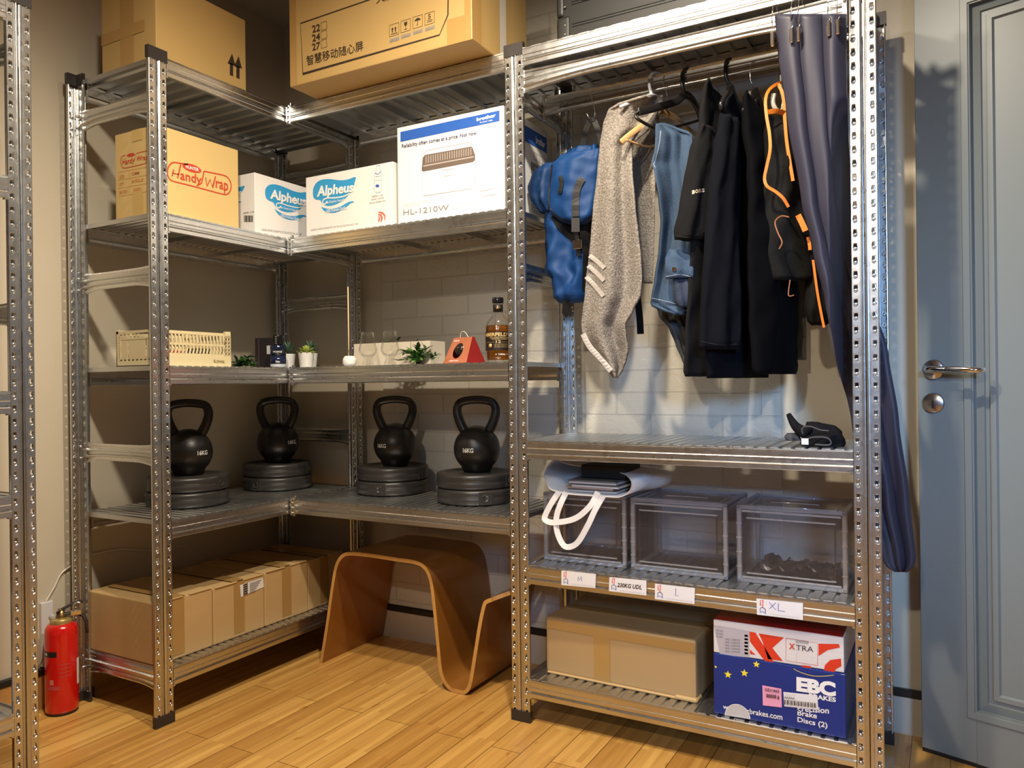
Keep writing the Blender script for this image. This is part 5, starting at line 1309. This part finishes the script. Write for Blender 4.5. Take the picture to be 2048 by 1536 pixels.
for lab, (uh, vh), my, yn, yf, rr in (('black plastic hanger carrying the dark t-shirt', (1455, 118), 1, .54, .84, .0052), ('black clip hanger carrying the black jacket', (1504, 124), 0, .57, .84, .0013)):
    t = thing('clothes_hanger', lab, 'hanger', at(uh, vh + 60, 'y', YR))
    h = MB(); mm = BPL if my else CHROME
    ptube(h, [(uh + 10, vh + 66), (uh - 2, vh + 40), (uh - 4, vh + 18), (uh - 2, vh + 4), (uh + 5, vh), (uh + 10, vh + 4)], [YR, YR - .014, YR - .014, YR - .012, YR, YR + .014], rr, mm, 8); h.build('hook', t, world=True)
    h = MB(); a_, b_ = ((1442, 214), (1478, 216)) if my else ((1488, 226), (1532, 245))
    P = spline([tuple(at(*a_, 'y', yn)), tuple(at(uh, vh + 70, 'y', (yn + YR) / 2)), tuple(at(uh + 8, vh + 60, 'y', YR)), tuple(at(uh + 14, vh + 76, 'y', (yf + YR) / 2)), tuple(at(*b_, 'y', yf))], 26)
    h.tube(P, .01, BPL, 12, flat=(.012, .006, (0, 0, 1)))
    if not my: h.box(at(1500, 190, 'y', .62) - V((.006, .004, .012)), at(1500, 190, 'y', .62) + V((.006, .004, .012)), CHROME, .003)
    h.build('arm', t, world=True)

# ------------------------------------------------------------------ towel
TW = mat('terry_towel', (.25, .22, .19), .95, nz=.9, nscale=170, bump=1.0, bscale=190, spec=.1); TWL = mat('towel_stripe', (.47, .42, .38), .9, bump=.4, bscale=200)
t = thing('towel', 'grey terry towel with pale stripes draped over a white hanger', 'towel', at(1230, 755, 'y', .58))
tw = MB()
rowsA = [(192, 1290, 1324), (200, 1262, 1326), (208, 1236, 1324), (220, 1216, 1318), (250, 1206, 1306), (290, 1200, 1264), (340, 1195, 1265), (420, 1186, 1271), (470, 1182, 1277), (515, 1178, 1282), (560, 1172, 1284), (590, 1170, 1281), (620, 1166, 1266), (650, 1163, 1250), (672, 1166, 1252), (700, 1180, 1256), (720, 1198, 1252), (740, 1216, 1244), (755, 1228, 1234)]
def dA(s, t): return .565 + .05 * (1 - min(t * 3, 1)) * s * 1.6 + .020 * math.sin(2 * math.pi * (1.55 * s + .12)) * min(1, .25 + t * 1.2) + .05 * s * max(0, t - .78) * 2
sheet(tw, rowsA, dA, TW, 60, 110, .0015, 1.5, 2.)
tw.build('front_fall', t, world=True, solid=.007)
tb = MB(); sheet(tb, [(204, 1290, 1330), (215, 1262, 1322), (240, 1256, 1318), (290, 1252, 1312), (400, 1256, 1310), (500, 1262, 1308), (560, 1268, 1306), (567, 1270, 1305)], lambda s, t: .70 + .015 * math.sin(5 * s), TW, 30, 50, .004, 1, 5.); tb.build('back_fall', t, world=True, solid=.007)
for (a, b) in (((1179, 511), (1209, 536)), ((1176, 531), (1208, 561)), ((1172, 553), (1207, 592))): stick(tw, band(dens([a, ((a[0] + b[0]) / 2, (a[1] + b[1]) / 2 - 1), b], 10), 9), TWL, w0 := MB(), .010); w0.build('stripe', t, world=True)
w = MB(); stick(tw, band(dens([(1166, 668), (1180, 694), (1200, 716), (1222, 742)], 14), 11), TWL, w, .010); w.build('border', t, world=True)

# ------------------------------------------------------------------ jeans
def denim(name, c, hi):
    m = mat(name, c, .85, nz=.85, nscale=11, bump=.5, bscale=320, stretch=(1.5, 1.5, .45), spec=.2); return m
DN = denim('blue_denim', (.045, .075, .125), 0); DND = mat('dark_denim', (.025, .035, .065), .85, nz=.4, nscale=12, bump=.4, bscale=300); STC = mat('denim_stitch', (.32, .36, .42), .8); GRYC = mat('grey_patterned_cloth', (.05, .055, .065), .85, nz=.8, nscale=22)
t = thing('jeans', 'folded blue denim jeans hanging from a black hanger', 'jeans', at(1345, 610, 'y', .62))
jn = MB(); sheet(jn, [(248, 1314, 1326), (256, 1312, 1350), (268, 1312, 1384), (300, 1310, 1386), (325, 1303, 1388), (345, 1309, 1388), (400, 1318, 1390), (440, 1323, 1392), (500, 1319, 1392), (560, 1310, 1394), (596, 1303, 1394), (606, 1301, 1392), (612, 1304, 1388), (622, 1330, 1386), (628, 1350, 1384)], lambda s, t: .585 + .06 * s + .012 * math.sin(3 + 7 * s + 5 * t), DN, 40, 70, .004, 2, 4.)
jn.build('leg', t, world=True, solid=.008)
w = MB(); stick(jn, band(dens([(1322, 252), (1319, 285), (1311, 320), (1308, 330), (1320, 350), (1328, 390), (1330, 430), (1326, 470), (1320, 520)], 40), 1.4), STC, w, .0055)
stick(jn, band(dens([(1303, 600), (1330, 606), (1360, 614), (1386, 622)], 16), 3.2), DND, w, .0055); stick(jn, band(dens([(1303, 596), (1330, 602), (1360, 610), (1386, 618)], 16), 1), STC, w, .006)
w.build('stitching', t, world=True)
w = MB(); loft(w, [(500, 1338, 1362, .4), (516, 1330, 1384, .8), (540, 1330, 1388), (556, 1332, 1388, .6)], .555, .575, .014, DN, 30, 14, .004, 3, 2.)
stick(w, [[(1348 + 4.6 * math.cos(k * math.pi / 6), 538 + 4.6 * math.sin(k * math.pi / 6)) for k in range(12)]], CHROME, w, .003)
stick(w, band(dens([(1332, 553), (1360, 549), (1386, 555)], 10), 1.2), STC, w, .003); w.build('waistband', t, world=True)
w = MB(); loft(w, [(556, 1346, 1384, .6), (575, 1348, 1386), (602, 1352, 1386), (614, 1358, 1384, .5)], .565, .59, .012, DND, 24, 14, .004, 3, 5.); w.build('turned_hem', t, world=True)
t = thing('patterned_cloth', 'dark grey patterned cloth hanging below the jeans', 'cloth', at(1370, 700, 'y', .66))
w = MB(); sheet(w, [(606, 1312, 1392), (630, 1318, 1394), (660, 1340, 1396), (690, 1352, 1398), (720, 1364, 1400), (738, 1374, 1402)], .68, GRYC, 24, 24, .006, 3, 1.); w.build('cloth', t, world=True, solid=.005)

# ------------------------------------------------------------------ dark garments
TEE = mat('charcoal_jersey', (.011, .0105, .011), .92, nz=.15, nscale=14, bump=.15, bscale=260, spec=.12); TEE2 = mat('navy_black_jersey', (.0045, .005, .008), .92, nz=.15, nscale=14, bump=.1, bscale=260, spec=.1); JK = mat('black_polyester', (.002, .002, .003), .9, spec=.08)
t = thing('t_shirt', 'charcoal t-shirt with sleeve print next to the jeans', 't-shirt', at(1410, 750, 'y', .64))
b = MB(); loft(b, [(192, 1416, 1436, .3), (204, 1410, 1452, .7), (226, 1406, 1462), (262, 1400, 1468), (340, 1394, 1470), (480, 1386, 1472), (600, 1381, 1470), (700, 1375, 1464), (745, 1373, 1462), (753, 1375, 1460, .8)], .56, .84, .021, TEE, 44, 60, .006, 3, 1.); b.build('body', t, world=True)
s = MB(); loft(s, [(255, 1404, 1426, .4), (300, 1386, 1424), (360, 1372, 1422), (420, 1362, 1416), (462, 1352, 1411), (480, 1353, 1408, .8)], .525, .60, .026, TEE, 36, 34, .004, 3, 3.)
w = MB(); 
for k, ch in enumerate('BOSS'):
    x = 1384.5 + k * 6.4; y0 = 390 - 10 * math.sin((k + .6) / 4 * 1.5) * .55
    stick_text(s, ch, [(x, y0), (x + 5.6, y0 - 2.2 + k * .8), (x + 5.2, y0 - 9.6 + k * .8), (x - .4, y0 - 7.6)], mat('sleeve_print', (.80, .62, .42), .6), s, .04, .0012)
stick(s, band(dens([(1354, 472), (1380, 474), (1410, 462)], 12), 1.0), mat('hem_stitch', (.012, .012, .012), .8), s, .0012)
s.build('sleeve', t, world=True)
c = MB(); loft(c, [(190, 1418, 1446, .5), (206, 1412, 1456), (222, 1411, 1452, .9), (300, 1424, 1450, .3)], .60, .74, .022, TEE, 30, 20, .003, 3, 2.); c.build('collar', t, world=True)
t = thing('long_sleeve_shirt', 'black long-sleeved shirt between the charcoal t-shirt and black jacket', 'shirt', at(1470, 757, 'y', .64))
b = MB(); loft(b, [(218, 1466, 1492, .3), (226, 1456, 1506, .7), (250, 1446, 1516), (300, 1438, 1520), (400, 1430, 1526), (500, 1424, 1530), (620, 1418, 1532), (730, 1412, 1532), (756, 1414, 1530, .8)], .55, .82, .023, TEE2, 44, 60, .007, 3, 4.); b.build('body', t, world=True)
s = MB(); loft(s, [(236, 1448, 1476, .4), (290, 1434, 1470), (400, 1418, 1470), (500, 1410, 1474), (600, 1403, 1478), (690, 1400, 1476), (699, 1402, 1474, .8)], .515, .60, .026, TEE2, 36, 50, .005, 3, 6.)
stick(s, band(dens([(1402, 682), (1440, 690), (1474, 688)], 12), 1.0), mat('hem_stitch', (.012, .012, .012), .8), s, .0012); s.build('sleeve', t, world=True)
t = thing('jacket', 'black jacket on clip hanger, rightmost of the dark garments', 'jacket', at(1550, 748, 'y', .66))
b = MB(); loft(b, [(212, 1494, 1516, .3), (226, 1490, 1532, .7), (270, 1494, 1552), (340, 1500, 1562), (450, 1504, 1578), (600, 1506, 1590), (735, 1508, 1595), (748, 1512, 1593, .8)], .56, .82, .028, JK, 44, 60, .008, 3, 9.); b.build('body', t, world=True)

# ------------------------------------------------------------------ orange-trimmed bag
ORG = mat('orange_webbing', (.78, .20, .012), .55, bump=.2, bscale=300); BGB = mat('bag_black', (.005, .0045, .0045), .75, bump=.3, bscale=60, spec=.15)
t = thing('harness_bag', 'black bag with bright orange straps half hidden by the curtain', 'bag', at(1590, 640, 'y', .66))
b = MB(); loft(b, [(238, 1536, 1584, .4), (270, 1532, 1600), (340, 1532, 1612), (410, 1518, 1620), (470, 1512, 1626), (520, 1516, 1632, .8), (560, 1540, 1636, .5)], .60, .68, .034, BGB, 36, 44, .008, 3, 2.); b.build('body', t, world=True)
b2 = MB(); loft(b2, [(440, 1604, 1640, .4), (480, 1606, 1650), (560, 1612, 1664), (620, 1610, 1668), (645, 1616, 1660, .6), (650, 1624, 1650, .4)], .66, .70, .026, BGB, 30, 30, .006, 3, 5.); b2.build('lower_pouch', t, world=True)
s = MB(); strap(s, [(1588, 170), (1575, 165), (1556, 167), (1538, 180), (1531, 200), (1533, 232), (1539, 268), (1540, 300), (1534, 330), (1529, 356), (1534, 372), (1551, 383), (1566, 396), (1577, 414)], [.66, .64, .60, .58, .57, .56, .555, .55, .55, .55, .55, .555, .56, .57], .0075, ORG, 60); s.build('orange_strap', t, world=True)
s = MB(); strap(s, [(1556, 168), (1566, 190), (1569, 230), (1573, 280), (1579, 320), (1586, 362)], [.60, .60, .60, .60, .60, .60], .008, ORG, 34); s.build('orange_strap', t, world=True)
s = MB(); strap(s, [(1535, 224), (1553, 222), (1569, 226)], [.565, .58, .60], .012, ORG, 8); s.build('orange_strap', t, world=True)
s = MB(); strap(s, [(1596, 430), (1604, 446), (1611, 462)], .60, .014, ORG, 8); s.build('orange_strap', t, world=True)
s = MB(); strap(s, [(1616, 474), (1619, 490), (1620, 500)], .62, .008, ORG, 8); s.build('orange_strap', t, world=True)
s = MB(); strap(s, [(1626, 520), (1634, 580), (1641, 620), (1648, 655)], .63, .006, ORG, 14)
s.build('orange_strap', t, world=True)
s = MB(); strap(s, [(1578, 434), (1562, 432), (1550, 444), (1556, 466), (1564, 484), (1558, 498)], .555, .003, mat('dull_orange_piping', (.30, .10, .03), .6), 24); s.build('piping', t, world=True)
s = MB(); strap(s, [(1580, 560), (1577, 590), (1588, 590)], .6, .0025, mat('dull_orange_piping', (.30, .10, .03), .6), 14); s.build('piping', t, world=True)
h = tag(MB().build('x') if False else ptube(ptube(MB(), [(1548, 188), (1546, 205), (1551, 218), (1560, 224)], [.60, .60, .605, .62], .006, mat('cream_hook', (.66, .62, .56), .35), 10), [(1560, 224), (1566, 205), (1562, 180), (1562, 150)], [.62, .66, YR, YR], .003, mat('cream_hook', (.66, .62, .56), .35), 8).build('plastic_hook'), 'cream plastic hook holding the orange strap', 'hook')
CAMO = mat('grey_camouflage', (.085, .080, .078), .8, nz=.6, nscale=20)
t = tag(sheet(MB(), [(520, 1584, 1612), (600, 1586, 1612), (720, 1590, 1612)], .86, CAMO, 10, 20, .002, 1, 1.).build('patterned_shorts', solid=.006), 'grey patterned cloth hanging at the wall behind the black jacket', 'cloth')

# ------------------------------------------------------------------ curtain
CUR = mat('slate_curtain', (.034, .032, .052), .5, nz=.06, nscale=5, bump=.05, bscale=30, spec=.35)
t = thing('curtain', 'slate blue-grey curtain bunched on the front rail and trailing past the right post', 'curtain', at(1640, 40, 'y', .49))
rowsC = [(28, 1550, 1693), (100, 1556, 1693), (230, 1574, 1695), (400, 1603, 1702), (500, 1626, 1716), (600, 1650, 1742), (700, 1669, 1776), (840, 1703, 1798), (1000, 1734, 1820), (1120, 1766, 1833), (1138, 1776, 1826), (1144, 1790, 1814)]
def dC(s, tt):
    v = 28 + (1144 - 28) * tt; uL, uR = sval(rowsC, v)[:2]; u = uL + (uR - uL) * s
    k = max(0, min(1, (u - 1655) / 45)); k = k * k * (3 - 2 * k); base = .487 + .155 * k * (1 if v > 330 else max(0, (v - 200) / 130))
    am = .020 * (1 - .45 * min(1, v / 900)) if u < 1700 else .010
    return base - am * abs(math.sin(math.pi * (3.0 * s + .02))) ** .7 + .004 * math.sin(2 * math.pi * 2.3 * s + tt * 5)
cu = MB(); sheet(cu, rowsC, dC, CUR, 100, 110, .0006, 2, 3.); cu.build('drape', t, world=True, solid=.002)
for k, (u, yy) in enumerate(((1551, .50), (1588, .50), (1602, .50), (1661, .50), (1679, .50))):
    c = at(u, 38 - (u - 1550) * .20, 'y', YM - .012); 
    r = thing('curtain_ring', 'metal curtain ring with clip on the front rail, ' + ('leftmost of the five', 'second from the left', 'middle one of the five', 'fourth from the left', 'nearest the right post')[k], 'curtain ring', c, 0, 'curtain rings on the front rail')
    q = MB().tube([(.003 * math.sin(a), -.010 + .032 * math.cos(a), -.006 + .038 * math.sin(a)) for a in [j * math.pi / 12 for j in range(24)]], .0011, CHROME, 6, True); q.build('ring', r)
    q = MB().box((-.0045, -.046, -.084), (.0045, -.039, -.048), CHROME, .002).tube([(0, -.036, -.034), (.004, -.040, -.042), (0, -.042, -.052)], .0012, CHROME, 6); q.build('clip', r)

# ------------------------------------------------------------------ tote bag with magazines
TOT = mat('white_nonwoven', (.78, .76, .75), .75, bump=.15, bscale=220); 
z0 = R4 + SEAT + .2035
t = thing('tote_bag', 'white fabric tote bag with long handles lying on the left clear bin', 'tote bag', (1.09, .72, z0))
def ring3(pts, y): return [at(u, v, 'y', y + .10 * max(0, min(1, (962 - v) / 22))) for u, v in dens(pts + [pts[0]], 48)[:-1]]
A = ring3([(1088, 950), (1095, 970), (1108, 982), (1150, 990), (1200, 996), (1236, 995), (1257, 985), (1264, 966), (1252, 950), (1228, 942), (1190, 935), (1150, 931), (1126, 925), (1112, 918), (1098, 929)], .575)
for p in A: p.z = max(p.z, z0 + .0015)
def back(p, y, s, dx): 
    c = V((1.10 + dx, y, z0 + .045)); return V((c.x + (p.x - 1.10) * s, y, max(z0 + .0015, c.z + (p.z - (z0 + .045)) * s * .95)))
Rg = [A, [back(p, .715, 1.03, .0) for p in A], [back(p, .76, 1.05, .02) for p in A], [back(p, .81, 1.02, .04) for p in A], [back(p, .845, .85, .05) for p in A]]
vs = [p for r in Rg for p in r]; n = 48; fs = [(j * n + i, j * n + (i + 1) % n, (j + 1) * n + (i + 1) % n, (j + 1) * n + i) for j in range(4) for i in range(n)] + [tuple(range(4 * n, 5 * n))]
b = MB().add(vs, fs, TOT, None, True); b.build('bag', t, world=True, solid=.0018)
hm = MB(); hm.tube(A, .0016, TOT, 6, True); hm.build('rim', t, world=True)
s = MB(); yh = .566; strap(s, [(1118, 984), (1103, 1006), (1090, 1032), (1092, 1041), (1110, 1045), (1150, 1037), (1180, 1012), (1196, 984)], [.572, .562, .556, .554, .553, .555, .560, .572], .0165, TOT, 40); s.build('handle', t, world=True)
s = MB(); strap(s, [(1132, 985), (1121, 1008), (1113, 1034), (1114, 1062), (1125, 1088), (1138, 1094), (1156, 1084), (1176, 1050), (1190, 1020), (1206, 992)], [.572, .560, .556, .556, .556, .556, .556, .557, .562, .572], .0165, TOT, 46); s.build('handle', t, world=True)
MG = [mat('mag_%d' % i, c, .4) for i, c in enumerate([(.5, .5, .52), (.12, .12, .13), (.45, .30, .26), (.62, .60, .60), (.08, .08, .09)])]
R = random.Random(8); zz = z0 + .006
for k in range(7):
    th = (.006, .004, .005, .006, .004, .006, .005)[k]
    o = tag(MB().box((-.075, -.11, 0), (.075, .11, th - .0004), MG[k % 5], .0006).build('magazine'), 'magazine or booklet inside the white tote bag', 'magazine', 'magazines inside the white tote bag'); o.location = (1.115 + R.uniform(-.008, .012), .715, zz); o.rotation_euler = (0, 0, R.uniform(-.05, .05)); zz += th
o = tag(MB().box((-.065, -.075, 0), (.075, .06, .040), mat('dark_box', (.006, .006, .007), .6), .003).build('black_case'), 'black case on top of the magazines in the tote bag', 'case'); o.location = (1.125, .725, zz + .0005)

# ------------------------------------------------------------------ black straps / gloves on the middle shelf of the right bay
GLV = mat('black_neoprene', (.005, .005, .007), .8, bump=.2, bscale=120, spec=.12); GLE = mat('neoprene_edge', (.045, .042, .044), .7)
zr = R2 + SEAT
t = thing('wrist_supports', 'crumpled pile of black neoprene wrist supports beside the right post', 'wrist support', at(1630, 890, 'y', .60))
t.location.z = zr
def blob(mb, rows, y, th, m, seed=0): loft(mb, rows, y, y + .015, th, m, 26, 18, .004, 3, seed)
b = MB(); blob(b, [(861, 1642, 1668, .5), (868, 1622, 1684), (878, 1606, 1690), (886, 1600, 1692), (893, 1602, 1688)], .59, .045, GLV, 1)
blob(b, [(844, 1614, 1636, .5), (852, 1610, 1672, .8), (862, 1608, 1684), (874, 1606, 1686), (884, 1604, 1690)], .65, .035, GLV, 2); b.build('folded_wrap', t, world=True)
b = MB(); P = [tuple(at(1577, 828, 'y', .66)), tuple(at(1583, 840, 'y', .655)), tuple(at(1592, 853, 'y', .645)), tuple(at(1604, 862, 'y', .63)), tuple(at(1618, 868, 'y', .62))]
b.tube(spline(P, 20), [.006 + .012 * (k / 20) for k in range(21)], GLV, 14); b.build('strap_end', t, world=True)
b = MB(); blob(b, [(866, 1574, 1592, .4), (873, 1569, 1600), (881, 1572, 1602, .8)], .64, .018, mat('strap_pad_grey', (.035, .035, .045), .8), 3); b.build('strap_pad', t, world=True)
b = MB(); ptube(b, [(1606, 868), (1604, 858), (1612, 853), (1624, 854), (1640, 860), (1658, 862)], .555, .0022, GLE, 6, 22); b.build('edge_binding', t, world=True)
b = MB(); ptube(b, [(1604, 888), (1620, 876), (1650, 875), (1661, 882), (1658, 890), (1630, 889)], .548, .0022, GLE, 6, 26); b.build('edge_binding', t, world=True)
b = MB(); b.box(at(1603, 889, 'y', .540), at(1617, 877, 'y', .542), PAPER); b.build('care_label', t, world=True)

# ------------------------------------------------------------------ suitcase and knob on top of the right bay
SC = mat('suitcase_grey', (.014, .013, .012), .5, nz=.1, nscale=10); SCD = mat('suitcase_black', (.012, .011, .011), .4)
t = thing('suitcase', 'dark grey ribbed hard suitcase lying on top of the right bay', 'suitcase', (1.36, .70, Z5 + SEAT))
mb = MB(); a, b_ = .335, .10
mb.box((-a, -b_, .012), (a, b_, .30), SC, .022, 4, None, True)
for z in (.028, .062, .070, .128, .136, .215): mb.box((-a + .045, -b_ - .0022, z), (a - .04, -b_ + .004, z + .0035), SCD, .001)
mb.box((-a + .04, -b_ - .004, .014), (a - .03, -b_ + .01, .024), SC, .002)
mb.build('shell', t)
c = MB().box((-a - .004, -b_ - .004, .0), (-a + .040, b_ + .004, .10), SC, .010, 3, None, True)
for z in (.045, .072, .125): c.lathe([(.0042, 0), (.0036, .0022), (0, .0026)], CHROME, seg=12, M=Matrix.Translation((-a + .024, -b_ - .004, z)) @ Matrix.Rotation(math.pi / 2, 4, 'X'))
c.box((-a - .004, -b_ - .004, .10), (-a + .020, b_ + .004, .20), SCD, .008, 2); c.build('corner_guard', t)
MB().box((-a + .075, -b_ - .005, .128), (-a + .165, -b_ + .01, .20), SCD, .008, 2).box((-a + .10, -b_ - .010, .165), (-a + .14, -b_, .185), CHROME, .003).build('latch', t)
MB().tube(spline([(-a + .30, -b_ - .002, .135), (-a + .31, -b_ - .03, .128), (0, -b_ - .035, .125), (a - .30, -b_ - .03, .128)], 16), .010, SCD, 10).build('carry_handle', t)
t = thing('knob_stand', 'small black round-topped knob left of the suitcase', 'knob', (.985, .74, Z5 + SEAT))
MB().lathe([(.024, 0), (.024, .006), (.009, .014), (.007, .09), (.008, .118), (.020, .128), (.0275, .133), (.0285, .142), (.026, .152), (.016, .158), (0, .159)], SCD, seg=32).build('knob', t)

# ------------------------------------------------------------------ things on the unit at the left picture edge
o = tag(MB().box((-.30, -.86, 0), (-.06, -.45, .16), mat('storage_white', (.62, .61, .62), .4), .008, 2).build('storage_box'), 'white plastic box on the lower shelf of the left edge unit', 'box'); o.location = (0, 0, .192 + SEAT + .0)
o = tag(MB().box((-.28, -.80, 0), (-.05, -.46, .022), mat('drawer_white', (.70, .69, .70), .35), .004, 2).build('flat_tray'), 'flat white tray on the middle shelf of left edge unit', 'tray'); o.location = (0, 0, .735 + SEAT)
o = tag(MB().box((-.27, -.79, 0), (-.06, -.47, .020), mat('folder_dark', (.07, .05, .045), .6), .003).build('document_folder'), 'dark folder lying on the flat white tray', 'folder'); o.location = (0, 0, .735 + SEAT + .0225)
o = tag(MB().box((-.16, -.70, 0), (-.04, -.46, .09), mat('device_grey', (.34, .34, .37), .4), .006, 2).build('grey_device'), 'light grey device standing on the storage box', 'device'); o.location = (0, 0, .192 + SEAT + .1602)
for k in range(2):
    tag(MB().tube(spline([(-.10, -.46, .50 - k * .03), (-.05, -.445, .47 - k * .04), (-.04, -.44, .43), (-.05, -.45, .38 + k * .03), (-.09, -.46, .36)], 24), .0022, (CBL, BLKP)[k], 6).build('power_cable'), ('looped cream', 'looped black')[k] + ' cable hanging beside the grey device', 'cable')
